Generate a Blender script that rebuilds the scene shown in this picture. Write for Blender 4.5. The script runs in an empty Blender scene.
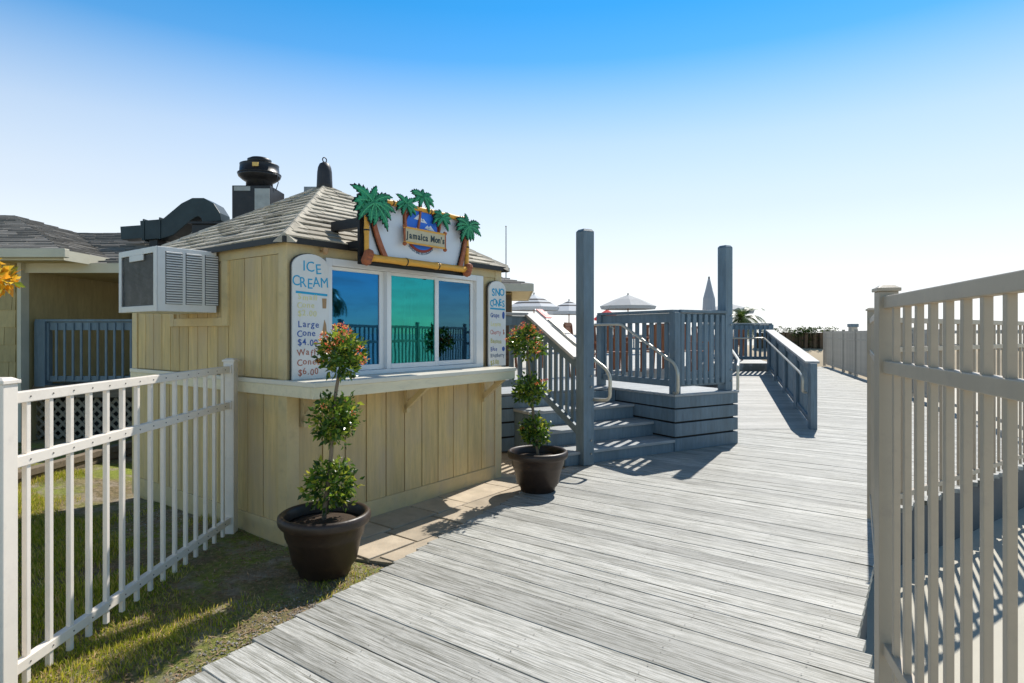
import bpy, bmesh, math, random
from mathutils import Vector, Matrix, Euler
R = math.radians
random.seed(7)
scene = bpy.context.scene
COL = scene.collection
V = Vector

# ------------------------------------------------------------------ materials
def _new(name):
    m = bpy.data.materials.new(name); m.use_nodes = True
    nt = m.node_tree; nt.nodes.clear()
    out = nt.nodes.new('ShaderNodeOutputMaterial')
    b = nt.nodes.new('ShaderNodeBsdfPrincipled')
    nt.links.new(b.outputs[0], out.inputs[0])
    return m, nt, b, out

def N(nt, t, **kw):
    n = nt.nodes.new(t)
    for k, v in kw.items(): setattr(n, k, v)
    return n

def coords(nt, scale=(1, 1, 1)):
    tc = N(nt, 'ShaderNodeTexCoord'); mp = N(nt, 'ShaderNodeMapping')
    mp.inputs['Scale'].default_value = scale
    nt.links.new(tc.outputs['Object'], mp.inputs[0])
    return mp.outputs[0]

def noise(nt, vec, scale, detail=5, rough=0.6):
    n = N(nt, 'ShaderNodeTexNoise')
    n.inputs['Scale'].default_value = scale
    n.inputs['Detail'].default_value = detail
    n.inputs['Roughness'].default_value = rough
    nt.links.new(vec, n.inputs['Vector'])
    return n.outputs['Fac']

def ramp(nt, fac, stops):
    r = N(nt, 'ShaderNodeValToRGB')
    els = r.color_ramp.elements
    while len(els) < len(stops): els.new(0.5)
    for e, (p, c) in zip(els, stops):
        e.position = p; e.color = (*c, 1) if len(c) == 3 else c
    nt.links.new(fac, r.inputs[0])
    return r.outputs[0]

def mixc(nt, fac, a, b, mode='MIX'):
    m = N(nt, 'ShaderNodeMix', data_type='RGBA', blend_type=mode)
    def put(sock, v):
        if hasattr(v, 'links') or isinstance(v, bpy.types.NodeSocket): nt.links.new(v, sock)
        elif isinstance(v, (int, float)): sock.default_value = v
        else: sock.default_value = (*v, 1)
    put(m.inputs[0], fac); put(m.inputs[6], a); put(m.inputs[7], b)
    return m.outputs[2]

def sc3(c, k): return tuple(max(0, min(1, x * k)) for x in c)

def paint(name, col, rough=0.55, var=0.18, scale=6, stretch=(1, 1, 1), bump=0.15, island=0.0, objvar=0.08,
          dirt=None, dirt_amt=0.35, bump_scale=60, spec=0.35, metal=0.0, stain=None):
    """painted or weathered solid surface: broad tone change, fine grain bump, optional blotches of wear"""
    m, nt, b, out = _new(name)
    v = coords(nt, stretch)
    n1 = noise(nt, v, scale)
    c = ramp(nt, n1, [(0.25, sc3(col, 1 - var)), (0.75, sc3(col, 1 + var))])
    if dirt:
        n2 = noise(nt, v, scale * 2.7, 8, 0.7)
        f = ramp(nt, n2, [(0.52, (0, 0, 0)), (0.72, (dirt_amt,) * 3)])
        c = mixc(nt, f, c, dirt)
    if stain:
        n7 = noise(nt, coords(nt, (2.2, 2.2, 0.9)), 1.5, 5, 0.6)
        c = mixc(nt, ramp(nt, n7, [(0.42, (0, 0, 0)), (0.66, (0.65,) * 3)]), c, stain)
    if island or objvar:
        hs = N(nt, 'ShaderNodeHueSaturation')
        if island:
            g = N(nt, 'ShaderNodeNewGeometry'); src = g.outputs['Random Per Island']; k = island
        else:
            g = N(nt, 'ShaderNodeObjectInfo'); src = g.outputs['Random']; k = objvar
        mr = N(nt, 'ShaderNodeMapRange')
        mr.inputs['To Min'].default_value = 1 - k; mr.inputs['To Max'].default_value = 1 + k
        nt.links.new(src, mr.inputs['Value']); nt.links.new(mr.outputs[0], hs.inputs['Value'])
        nt.links.new(c, hs.inputs['Color']); c = hs.outputs[0]
    nt.links.new(c, b.inputs['Base Color'])
    b.inputs['Roughness'].default_value = rough
    b.inputs['Specular IOR Level'].default_value = spec
    b.inputs['Metallic'].default_value = metal
    if bump:
        bp = N(nt, 'ShaderNodeBump'); bp.inputs['Strength'].default_value = bump; bp.inputs['Distance'].default_value = 0.006
        nb = noise(nt, v, bump_scale, 4)
        nt.links.new(nb, bp.inputs['Height']); nt.links.new(bp.outputs[0], b.inputs['Normal'])
    return m

def deck_wood(name, light, dark, crack, k=0.16):
    """weathered painted boards, grain along local x, each board its own tone"""
    m, nt, b, out = _new(name)
    g = N(nt, 'ShaderNodeNewGeometry')
    tc = N(nt, 'ShaderNodeTexCoord')
    off = N(nt, 'ShaderNodeVectorMath', operation='SCALE'); off.inputs[0].default_value = (37.0, 11.0, 0)
    nt.links.new(g.outputs['Random Per Island'], off.inputs['Scale'])
    add = N(nt, 'ShaderNodeVectorMath', operation='ADD')
    nt.links.new(tc.outputs['Object'], add.inputs[0]); nt.links.new(off.outputs[0], add.inputs[1])
    def mp(s):
        q = N(nt, 'ShaderNodeMapping'); q.inputs['Scale'].default_value = s
        nt.links.new(add.outputs[0], q.inputs[0]); return q.outputs[0]
    n1 = noise(nt, mp((0.5, 5, 1)), 2.0, 4)            # broad wear
    n2 = noise(nt, mp((2.6, 58, 1)), 2.2, 8, 0.78)     # grain
    n3 = noise(nt, mp((0.9, 70, 1)), 1.6, 5, 0.65)     # checks
    n4 = noise(nt, mp((1.0, 1.6, 1)), 1.1, 4)          # patches of foot wear
    c = ramp(nt, n2, [(0.40, dark), (0.56, light)])
    c = mixc(nt, ramp(nt, n1, [(0.3, (0.0,) * 3), (0.75, (0.5,) * 3)]), c, light)
    c = mixc(nt, ramp(nt, n4, [(0.45, (0, 0, 0)), (0.8, (0.45,) * 3)]), c, sc3(dark, 1.15))
    n5 = noise(nt, mp((1.25, 25, 1)), 1.7, 7, 0.72)     # finger wide worn streaks
    c = mixc(nt, ramp(nt, n5, [(0.49, (0, 0, 0)), (0.58, (0.85,) * 3)]), c, dark)
    ck = ramp(nt, n3, [(0.55, (0, 0, 0)), (0.62, (0.85,) * 3)])
    c = mixc(nt, ck, c, crack)
    hs = N(nt, 'ShaderNodeHueSaturation')
    mr = N(nt, 'ShaderNodeMapRange'); mr.inputs['To Min'].default_value = 1 - k; mr.inputs['To Max'].default_value = 1 + k
    nt.links.new(g.outputs['Random Per Island'], mr.inputs['Value']); nt.links.new(mr.outputs[0], hs.inputs['Value'])
    nt.links.new(c, hs.inputs['Color'])
    nt.links.new(hs.outputs[0], b.inputs['Base Color'])
    b.inputs['Roughness'].default_value = 0.6; b.inputs['Specular IOR Level'].default_value = 0.3
    bp = N(nt, 'ShaderNodeBump'); bp.inputs['Strength'].default_value = 0.5; bp.inputs['Distance'].default_value = 0.004
    nt.links.new(n2, bp.inputs['Height']); nt.links.new(bp.outputs[0], b.inputs['Normal'])
    return m

def leafmat(name, stops, transl=0.35, rough=0.35):
    m, nt, b, out = _new(name)
    g = N(nt, 'ShaderNodeNewGeometry')
    c = ramp(nt, g.outputs['Random Per Island'], stops)
    nt.links.new(c, b.inputs['Base Color']); b.inputs['Roughness'].default_value = rough
    t = N(nt, 'ShaderNodeBsdfTranslucent')
    br = N(nt, 'ShaderNodeHueSaturation'); br.inputs['Value'].default_value = 1.5; br.inputs['Hue'].default_value = 0.48
    nt.links.new(c, br.inputs['Color']); nt.links.new(br.outputs[0], t.inputs[0])
    mx = N(nt, 'ShaderNodeMixShader'); mx.inputs[0].default_value = transl
    nt.links.new(b.outputs[0], mx.inputs[1]); nt.links.new(t.outputs[0], mx.inputs[2])
    nt.links.new(mx.outputs[0], out.inputs[0])
    return m

def flat(name, col, rough=0.5, spec=0.35): return paint(name, col, rough, 0.06, 5, bump=0.0, objvar=0.0, spec=spec)

def glass(name, tint, gloss_col, fac):
    m, nt, b, out = _new(name)
    nt.nodes.remove(b)
    t = N(nt, 'ShaderNodeBsdfTransparent'); t.inputs[0].default_value = (*tint, 1)
    g = N(nt, 'ShaderNodeBsdfGlossy'); g.inputs['Color'].default_value = (*gloss_col, 1); g.inputs['Roughness'].default_value = 0.015
    v = coords(nt); bp = N(nt, 'ShaderNodeBump'); bp.inputs['Strength'].default_value = 0.02; bp.inputs['Distance'].default_value = 0.02
    nt.links.new(noise(nt, v, 2.5, 2), bp.inputs['Height']); nt.links.new(bp.outputs[0], g.inputs['Normal'])
    mx = N(nt, 'ShaderNodeMixShader'); mx.inputs[0].default_value = fac
    nt.links.new(t.outputs[0], mx.inputs[1]); nt.links.new(g.outputs[0], mx.inputs[2]); nt.links.new(mx.outputs[0], out.inputs[0])
    return m

M = {}
M['siding'] = paint('tan_siding', (0.67, 0.495, 0.225), 0.6, 0.2, 3, (6, 6, 0.5), 0.3, island=0.12, dirt=(0.33, 0.26, 0.13), dirt_amt=0.6, stain=(0.53, 0.41, 0.27))
M['shake'] = paint('tan_shakes', (0.47, 0.37, 0.18), 0.7, 0.15, 3, (4, 4, 1), 0.3, island=0.12, dirt=(0.26, 0.20, 0.11), dirt_amt=0.4)
M['trim'] = paint('tan_trim', (0.68, 0.525, 0.265), 0.55, 0.12, 4, bump=0.2, dirt=(0.33, 0.27, 0.17), dirt_amt=0.4, stain=(0.56, 0.45, 0.30))
M['counter'] = paint('cream_counter', (0.82, 0.72, 0.50), 0.45, 0.08, 4, (0.5, 3, 3), 0.12, dirt=(0.42, 0.38, 0.29), dirt_amt=0.3)
M['countertop'] = paint('pale_countertop', (0.70, 0.65, 0.54), 0.35, 0.06, 4, bump=0.05)
M['vinyl'] = paint('white_vinyl', (0.80, 0.80, 0.79), 0.3, 0.04, 3, bump=0.03, objvar=0.02)
M['whiteboard'] = paint('white_board_paint', (0.78, 0.76, 0.72), 0.45, 0.06, 5, bump=0.05, dirt=(0.62, 0.58, 0.50), dirt_amt=0.25)
M['boardedge'] = flat('dark_board_edge', (0.05, 0.045, 0.04))
M['fence_white'] = paint('off_white_fence_metal', (0.85, 0.765, 0.665), 0.4, 0.05, 4, bump=0.05, objvar=0.03, dirt=(0.55, 0.47, 0.42), dirt_amt=0.25)
M['fence_beige'] = paint('beige_fence_metal', (0.44, 0.365, 0.275), 0.42, 0.07, 4, bump=0.05, objvar=0.05, dirt=(0.30, 0.25, 0.21), dirt_amt=0.35)
M['fence_far'] = paint('weathered_fence', (0.42, 0.38, 0.32), 0.6, 0.12, 4, bump=0.1, objvar=0.14)
M['screw'] = flat('dark_screw', (0.16, 0.14, 0.12))
M['blue'] = paint('blue_grey_paint', (0.160, 0.225, 0.275), 0.5, 0.22, 4, (5, 5, 0.7), 0.4, objvar=0.12, dirt=(0.30, 0.32, 0.32), dirt_amt=0.45, stain=(0.12, 0.16, 0.185))
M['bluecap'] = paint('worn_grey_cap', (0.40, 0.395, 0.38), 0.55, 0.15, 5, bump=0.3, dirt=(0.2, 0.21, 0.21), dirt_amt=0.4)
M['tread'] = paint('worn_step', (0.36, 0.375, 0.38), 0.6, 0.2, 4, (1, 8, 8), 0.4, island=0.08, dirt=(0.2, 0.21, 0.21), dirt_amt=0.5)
M['deck'] = deck_wood('weathered_deck_boards', (0.535, 0.525, 0.49), (0.225, 0.222, 0.195), (0.08, 0.075, 0.05), 0.2)
M['ramp'] = deck_wood('ramp_boards', (0.50, 0.49, 0.46), (0.33, 0.325, 0.30), (0.16, 0.155, 0.13))
M['void_shade'] = flat('painted_hollow_shade', (0.03, 0.028, 0.025))  # near-black colour stands in for the shade inside hollows
M['skirt'] = paint('dark_skirt', (0.09, 0.095, 0.10), 0.7, 0.2, 3)
M['shingle'] = paint('weathered_shingles', (0.45, 0.405, 0.325), 0.85, 0.22, 14, bump=0.6, island=0.22, bump_scale=140, dirt=(0.17, 0.15, 0.12), dirt_amt=0.5)
M['shingle_far'] = paint('grey_brown_shingles', (0.21, 0.195, 0.175), 0.85, 0.2, 10, bump=0.5, island=0.25, bump_scale=120)
M['drip'] = flat('dark_eave_edge', (0.025, 0.022, 0.02))
M['fascia'] = paint('cream_fascia', (0.60, 0.56, 0.44), 0.5, 0.08, 3, bump=0.05)
M['soffit'] = paint('tan_soffit', (0.60, 0.46, 0.22), 0.6, 0.08, 3, bump=0.05)
M['bluegreen'] = paint('dark_teal_duct', (0.028, 0.045, 0.048), 0.4, 0.3, 4, bump=0.1)
M['fanblack'] = paint('black_fan_metal', (0.022, 0.021, 0.022), 0.4, 0.3, 6, bump=0.1, dirt=(0.07, 0.05, 0.04))
M['galv'] = paint('galvanised_steel', (0.36, 0.35, 0.32), 0.45, 0.2, 6, bump=0.1, metal=0.5)
M['galvlight'] = paint('pale_tube_metal', (0.56, 0.52, 0.43), 0.33, 0.1, 6, bump=0.03, metal=0.35)
M['finial'] = paint('dark_lead', (0.035, 0.035, 0.04), 0.5, 0.3, 9, bump=0.2)
M['yellow'] = flat('yellow_tag', (0.75, 0.5, 0.15))
M['ac'] = paint('white_ac_case', (0.76, 0.76, 0.75), 0.4, 0.05, 4, bump=0.03, dirt=(0.58, 0.54, 0.48), dirt_amt=0.25)
M['coil'] = paint('grey_coil_fins', (0.13, 0.14, 0.15), 0.5, 0.35, 5, (1, 1, 1), 0.3, dirt=(0.33, 0.34, 0.35), dirt_amt=0.6)
M['louvre'] = flat('dark_louvre_back', (0.12, 0.12, 0.12))
M['pot'] = paint('brown_resin_pot', (0.040, 0.026, 0.019), 0.42, 0.25, 3, (1, 1, 2), 0.15, objvar=0.1, dirt=(0.11, 0.065, 0.035), dirt_amt=0.5, spec=0.4)
M['soil'] = paint('potting_soil', (0.05, 0.032, 0.02), 0.95, 0.4, 30, bump=1.0, dirt=(0.16, 0.09, 0.05))
M['bark'] = paint('pale_bark', (0.24, 0.18, 0.12), 0.9, 0.25, 12, (3, 3, 0.6), 0.8)
M['leaf'] = leafmat('glossy_leaf', [(0.0, (0.018, 0.048, 0.008)), (0.4, (0.05, 0.12, 0.014)), (0.75, (0.14, 0.25, 0.025)), (1.0, (0.42, 0.42, 0.05))], 0.4, 0.28)
M['leafdark'] = leafmat('dark_leaf', [(0.0, (0.012, 0.03, 0.008)), (0.6, (0.03, 0.07, 0.014)), (1.0, (0.09, 0.13, 0.02))])
M['flower'] = leafmat('orange_red_petal', [(0.0, (0.66, 0.07, 0.03)), (0.45, (0.85, 0.20, 0.06)), (0.75, (0.88, 0.40, 0.12)), (1.0, (0.85, 0.6, 0.2))], 0.3)
M['croton'] = leafmat('yellow_orange_leaf', [(0.0, (0.12, 0.2, 0.02)), (0.35, (0.55, 0.46, 0.04)), (0.7, (0.75, 0.36, 0.02)), (1.0, (0.78, 0.62, 0.07))], 0.4)
M['palm'] = leafmat('palm_leaf', [(0.0, (0.025, 0.055, 0.012)), (0.6, (0.06, 0.11, 0.02)), (1.0, (0.13, 0.17, 0.05))], 0.25)
M['grass'] = leafmat('grass_blade', [(0.0, (0.13, 0.20, 0.012)), (0.5, (0.36, 0.40, 0.03)), (0.8, (0.55, 0.50, 0.08)), (1.0, (0.66, 0.50, 0.26))], 0.45, 0.5)
M['straw'] = leafmat('dry_litter', [(0.0, (0.16, 0.09, 0.05)), (0.5, (0.30, 0.19, 0.10)), (1.0, (0.45, 0.33, 0.2))], 0.1, 0.8)
M['gravelmat'] = paint('pale_gravel', (0.36, 0.32, 0.27), 0.8, 0.1, 6, bump=0.2, island=0.45)
M['brownwood'] = paint('brown_patio_wood', (0.26, 0.10, 0.045), 0.5, 0.25, 5, (4, 4, 1), 0.2, objvar=0.2)
M['timber'] = paint('old_timber', (0.21, 0.165, 0.115), 0.85, 0.25, 4, (0.6, 8, 8), 0.5, island=0.15, dirt=(0.09, 0.07, 0.05))
M['lattice'] = paint('grey_lattice', (0.30, 0.25, 0.18), 0.8, 0.12, 6, bump=0.2)
M['whitecloth'] = paint('pale_canvas', (0.42, 0.42, 0.44), 0.8, 0.05, 6, bump=0.1)
M['greycloth'] = paint('grey_canvas', (0.42, 0.42, 0.42), 0.8, 0.06, 6, bump=0.1)
M['redcloth'] = paint('red_canvas', (0.62, 0.03, 0.03), 0.8, 0.06, 6, bump=0.1)
M['bamboo'] = paint('painted_bamboo', (0.72, 0.36, 0.05), 0.45, 0.2, 8, (0.6, 6, 6), 0.1, dirt=(0.42, 0.17, 0.02), dirt_amt=0.5)
M['signwhite'] = paint('sign_white', (0.66, 0.69, 0.73), 0.4, 0.03, 3, bump=0.02)
M['black'] = flat('sign_black', (0.012, 0.011, 0.011))
M['frond'] = paint('painted_frond', (0.018, 0.22, 0.10), 0.45, 0.45, 14, bump=0.05, objvar=0.25)
M['frondlight'] = flat('frond_highlight', (0.07, 0.40, 0.17))
M['signtrunk'] = paint('painted_trunk', (0.36, 0.11, 0.045), 0.5, 0.3, 20, bump=0.05, objvar=0.0)
M['skydisc'] = flat('emblem_blue', (0.03, 0.17, 0.70))
M['cloudwhite'] = flat('emblem_white', (0.75, 0.78, 0.82))
M['scroll'] = paint('banner_tan', (0.60, 0.52, 0.34), 0.5, 0.1, 20, bump=0.02)
M['ringred'] = flat('emblem_red', (0.30, 0.05, 0.03))
M['ink'] = flat('dark_ink', (0.03, 0.05, 0.06))
M['inkblue'] = flat('ink_grey_blue', (0.10, 0.16, 0.25))
M['cyan'] = flat('cyan_letter', (0.02, 0.36, 0.60))
M['navy'] = flat('navy_letter', (0.03, 0.10, 0.36))
M['rust'] = flat('rust_letter', (0.42, 0.13, 0.08))
M['paleyellow'] = flat('pale_yellow_letter', (0.78, 0.72, 0.34))
M['olive'] = flat('olive_letter', (0.52, 0.48, 0.15))
M['pink'] = flat('pink_letter', (0.62, 0.25, 0.22))
M['conebrown'] = flat('cone_brown', (0.40, 0.24, 0.12))
M['redsign'] = flat('red_notice', (0.62, 0.02, 0.025))
M['photostrip'] = paint('dark_green_print', (0.05, 0.07, 0.02), 0.4, 0.9, 12, bump=0, dirt=(0.35, 0.30, 0.05), dirt_amt=0.8)
M['bluestrip'] = flat('blue_print', (0.03, 0.12, 0.36))
M['teal'] = paint('teal_blind', (0.03, 0.52, 0.50), 0.6, 0.06, 4, bump=0.02)
M['room'] = flat('unlit_room_tone', (0.045, 0.055, 0.075))  # darkness of the unlit interior put into the colour
M['pane_blue'] = glass('tinted_pane', (0.30, 0.55, 0.8), (0.035, 0.19, 0.40), 0.66)
M['pane_dark'] = glass('dark_pane', (0.30, 0.45, 0.6), (0.05, 0.16, 0.29), 0.62)
M['pane_teal'] = glass('teal_pane', (0.45, 0.90, 0.88), (0.05, 0.38, 0.38), 0.5)
M['stone'] = paint('tan_flagstone', (0.46, 0.38, 0.28), 0.75, 0.2, 5, bump=0.4, island=0.14, dirt=(0.30, 0.25, 0.20), dirt_amt=0.4)
M['joint'] = paint('sandy_joint', (0.28, 0.235, 0.17), 0.9, 0.3, 20, bump=0.8)
M['concrete'] = paint('pale_concrete', (0.52, 0.485, 0.40), 0.8, 0.06, 1.2, bump=0.2, objvar=0, dirt=(0.42, 0.39, 0.32), dirt_amt=0.3)
M['sand'] = paint('white_sand', (0.62, 0.57, 0.48), 0.9, 0.1, 0.5, bump=0.5, objvar=0)
M['dunesand'] = paint('tan_sand', (0.50, 0.40, 0.27), 0.9, 0.1, 0.8, bump=0.5, objvar=0)
M['hedgeback'] = paint('brown_brushwood', (0.13, 0.085, 0.05), 0.9, 0.35, 3, (1, 1, 4), 0.6)

def lawn_mat():
    m, nt, b, out = _new('lawn_soil')
    v = coords(nt)
    a = noise(nt, v, 1.3, 6, 0.65); f = noise(nt, v, 22, 8, 0.8); s = noise(nt, v, 70, 4, 0.7)
    c = ramp(nt, f, [(0.3, (0.07, 0.06, 0.025)), (0.5, (0.22, 0.17, 0.08)), (0.7, (0.44, 0.32, 0.21))])
    g = ramp(nt, f, [(0.3, (0.08, 0.12, 0.012)), (0.7, (0.38, 0.42, 0.05))])
    c = mixc(nt, ramp(nt, a, [(0.40, (0, 0, 0)), (0.6, (1, 1, 1))]), c, g)
    c = mixc(nt, ramp(nt, noise(nt, v, 3.1, 5, 0.7), [(0.50, (0, 0, 0)), (0.62, (0.85,) * 3)]), c, ramp(nt, f, [(0.3, (0.20, 0.16, 0.11)), (0.7, (0.50, 0.42, 0.32))]))
    c = mixc(nt, ramp(nt, s, [(0.62, (0, 0, 0)), (0.72, (0.8,) * 3)]), c, (0.45, 0.42, 0.38))
    nt.links.new(c, b.inputs['Base Color']); b.inputs['Roughness'].default_value = 0.95
    bp = N(nt, 'ShaderNodeBump'); bp.inputs['Strength'].default_value = 1; bp.inputs['Distance'].default_value = 0.03
    nt.links.new(f, bp.inputs['Height']); nt.links.new(bp.outputs[0], b.inputs['Normal'])
    return m
M['lawn'] = lawn_mat()

def striped_canvas():
    m, nt, b, out = _new('striped_canvas')
    tc = N(nt, 'ShaderNodeTexCoord'); sx = N(nt, 'ShaderNodeSeparateXYZ')
    nt.links.new(tc.outputs['Object'], sx.inputs[0])
    mr = N(nt, 'ShaderNodeMapRange'); mr.inputs['From Min'].default_value = 1.70; mr.inputs['From Max'].default_value = 2.36
    nt.links.new(sx.outputs['Z'], mr.inputs['Value'])
    W = (0.60, 0.61, 0.63); K = (0.035, 0.035, 0.045)
    r = N(nt, 'ShaderNodeValToRGB'); r.color_ramp.interpolation = 'CONSTANT'
    st = [(0, W), (0.40, K), (0.50, W), (0.60, K), (0.70, W)]
    els = r.color_ramp.elements
    while len(els) < len(st): els.new(0.5)
    for e, (p, c) in zip(els, st): e.position = p; e.color = (*c, 1)
    nt.links.new(mr.outputs[0], r.inputs[0]); nt.links.new(r.outputs[0], b.inputs['Base Color'])
    b.inputs['Roughness'].default_value = 0.8
    return m
M['striped'] = striped_canvas()

# ------------------------------------------------------------------ mesh helpers
class MB:
    def __init__(s): s.bm = bmesh.new()
    def hexa(s, c):       # 8 corners: bottom 4 ccw, top 4 ccw
        v = [s.bm.verts.new(p) for p in c]
        for f in ((3, 2, 1, 0), (4, 5, 6, 7), (0, 1, 5, 4), (1, 2, 6, 5), (2, 3, 7, 6), (3, 0, 4, 7)):
            s.bm.faces.new([v[i] for i in f])
        return s
    def box(s, x0, x1, y0, y1, z0, z1):
        return s.hexa([(x0, y0, z0), (x1, y0, z0), (x1, y1, z0), (x0, y1, z0), (x0, y0, z1), (x1, y0, z1), (x1, y1, z1), (x0, y1, z1)])
    def bar(s, p, q, w, h, up=(0, 0, 1)):   # box from p to q, w across, h along up
        p, q = V(p), V(q); d = (q - p).normalized(); up = V(up)
        sd = d.cross(up).normalized() * (w / 2); u = sd.cross(d).normalized() * (h / 2)
        return s.hexa([p - sd - u, p + sd - u, q + sd - u, q - sd - u, p - sd + u, p + sd + u, q + sd + u, q - sd + u])
    def tube(s, pts, r, n=8, cap=True):
        pts = [V(p) for p in pts]; rings = []
        rr = r if isinstance(r, (list, tuple)) else [r] * len(pts)
        prev = None
        for i, p in enumerate(pts):
            d = (pts[min(i + 1, len(pts) - 1)] - pts[max(i - 1, 0)]).normalized()
            if prev is None:
                a = V((0, 0, 1)) if abs(d.z) < 0.9 else V((1, 0, 0)); x = d.cross(a).normalized()
            else: x = (prev - d * prev.dot(d)).normalized()
            prev = x; y = d.cross(x)
            rings.append([s.bm.verts.new(p + (x * math.cos(t) + y * math.sin(t)) * rr[i]) for t in [2 * math.pi * k / n for k in range(n)]])
        for a, b in zip(rings, rings[1:]):
            for k in range(n): s.bm.faces.new((a[k], a[(k + 1) % n], b[(k + 1) % n], b[k]))
        if cap: s.bm.faces.new(rings[0][::-1]); s.bm.faces.new(rings[-1])
        return s
    def lathe(s, prof, n=32, o=(0, 0, 0), cap=True):   # prof: (r, z) from bottom to top
        o = V(o); rings = []
        for r, z in prof:
            rings.append([s.bm.verts.new(o + V((r * math.cos(2 * math.pi * k / n), r * math.sin(2 * math.pi * k / n), z))) for k in range(n)])
        for a, b in zip(rings, rings[1:]):
            for k in range(n): s.bm.faces.new((a[k], a[(k + 1) % n], b[(k + 1) % n], b[k]))
        if cap: s.bm.faces.new(rings[0][::-1]); s.bm.faces.new(rings[-1])
        return s
    def prism(s, poly, z0, z1):     # xy polygon ccw, extruded in z
        a = [s.bm.verts.new((x, y, z0)) for x, y in poly]; b = [s.bm.verts.new((x, y, z1)) for x, y in poly]
        n = len(poly); s.bm.faces.new(a[::-1]); s.bm.faces.new(b)
        for k in range(n): s.bm.faces.new((a[k], a[(k + 1) % n], b[(k + 1) % n], b[k]))
        return s
    def xz(s, poly, y0, y1):        # xz polygon extruded in y
        a = [s.bm.verts.new((x, y0, z)) for x, z in poly]; b = [s.bm.verts.new((x, y1, z)) for x, z in poly]
        n = len(poly); s.bm.faces.new(a); s.bm.faces.new(b[::-1])
        for k in range(n): s.bm.faces.new((a[k], b[k], b[(k + 1) % n], a[(k + 1) % n]))
        return s
    def face(s, pts): s.bm.faces.new([s.bm.verts.new(p) for p in pts]); return s
    def build(s, name, mat, parent=None, bevel=0.0, smooth=False, loc=None):
        me = bpy.data.meshes.new(name)
        bmesh.ops.recalc_face_normals(s.bm, faces=s.bm.faces[:])
        s.bm.to_mesh(me); s.bm.free()
        return link_mesh(name, me, mat, parent, bevel, smooth, loc)

def link_mesh(name, me, mat, parent=None, bevel=0.0, smooth=False, loc=None):
    o = bpy.data.objects.new(name, me); COL.objects.link(o)
    if mat is not None and not me.materials: me.materials.append(M[mat] if isinstance(mat, str) else mat)
    if parent: o.parent = parent
    if loc is not None: o.location = loc
    if bevel:
        b = o.modifiers.new('bevel', 'BEVEL'); b.width = bevel; b.segments = 2; b.limit_method = 'ANGLE'; b.angle_limit = R(40)
    if smooth:
        for p in me.polygons: p.use_smooth = True
    return o

def tag(o, label, cat, group=None, kind=None):
    if label: o['label'] = label
    if cat: o['category'] = cat
    if group: o['group'] = group
    if kind: o['kind'] = kind
    return o
def thing(name, label, cat, loc=(0, 0, 0), rz=0, group=None):
    o = bpy.data.objects.new(name, None); COL.objects.link(o); o.empty_display_size = 0.1
    o.location = loc; o.rotation_euler = (0, 0, rz)
    return tag(o, label, cat, group)
def struct(o): o['kind'] = 'structure'; return o
def dup_part(o, parent, loc=None, rot=None):
    c = o.copy(); COL.objects.link(c); c.parent = parent
    if loc is not None: c.location = loc
    if rot is not None: c.rotation_euler = rot
    return c
def copy_thing(root, loc, rz, label):
    r = root.copy(); COL.objects.link(r); r.location = loc; r.rotation_euler = (0, 0, rz); r['label'] = label
    for ch in list(root.children):
        c = ch.copy(); COL.objects.link(c); c.parent = r
        for g in list(ch.children):
            d = g.copy(); COL.objects.link(d); d.parent = c
    return r

def letters(name, text, size, x, z, y, mat, parent, adv=0.62, wob=0.0, bold=0.0, center=True, arc=None, xs=1.0):
    """writing standing on a board that faces local -y"""
    bm = bmesh.new(); n = len(text)
    widths = {'I': 0.34, 'i': 0.30, 'l': 0.30, 'f': 0.42, 't': 0.42, 'r': 0.45, '.': 0.30, "'": 0.26, ' ': 0.38, 'M': 0.86, 'm': 0.92, 'W': 0.95, 'w': 0.80}
    pos = []; t = 0
    for ch in text:
        w = widths.get(ch, adv) * size * xs; pos.append(t + w / 2); t += w
    x0 = x - t / 2 if center else x
    rnd = random.Random(text)
    for ch, p in zip(text, pos):
        if ch == ' ': continue
        cu = bpy.data.curves.new('glyph', 'FONT'); cu.body = ch; cu.size = size; cu.align_x = 'CENTER'; cu.extrude = 0.0012; cu.offset = bold
        cu.resolution_u = 3
        ob = bpy.data.objects.new('glyph', cu)
        COL.objects.link(ob); me = bpy.data.meshes.new_from_object(ob)
        bpy.data.objects.remove(ob); 
        if arc:
            a = (x0 + p - x) / arc; T = Matrix.Translation((x + arc * math.sin(a), y, z + arc * (1 - math.cos(a)))) @ Matrix.Rotation(-a, 4, 'Y')
        else:
            T = Matrix.Translation((x0 + p, y, z + rnd.uniform(-wob, wob) * size)) @ Matrix.Rotation(rnd.uniform(-wob, wob), 4, 'Y')
        me.transform(T @ Matrix.Rotation(math.pi / 2, 4, 'X') @ Matrix.Diagonal((xs, 1, 1, 1)))
        bm.from_mesh(me); bpy.data.meshes.remove(me)
    me = bpy.data.meshes.new(name); bm.to_mesh(me); bm.free()
    return link_mesh(name, me, mat, parent)

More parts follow.
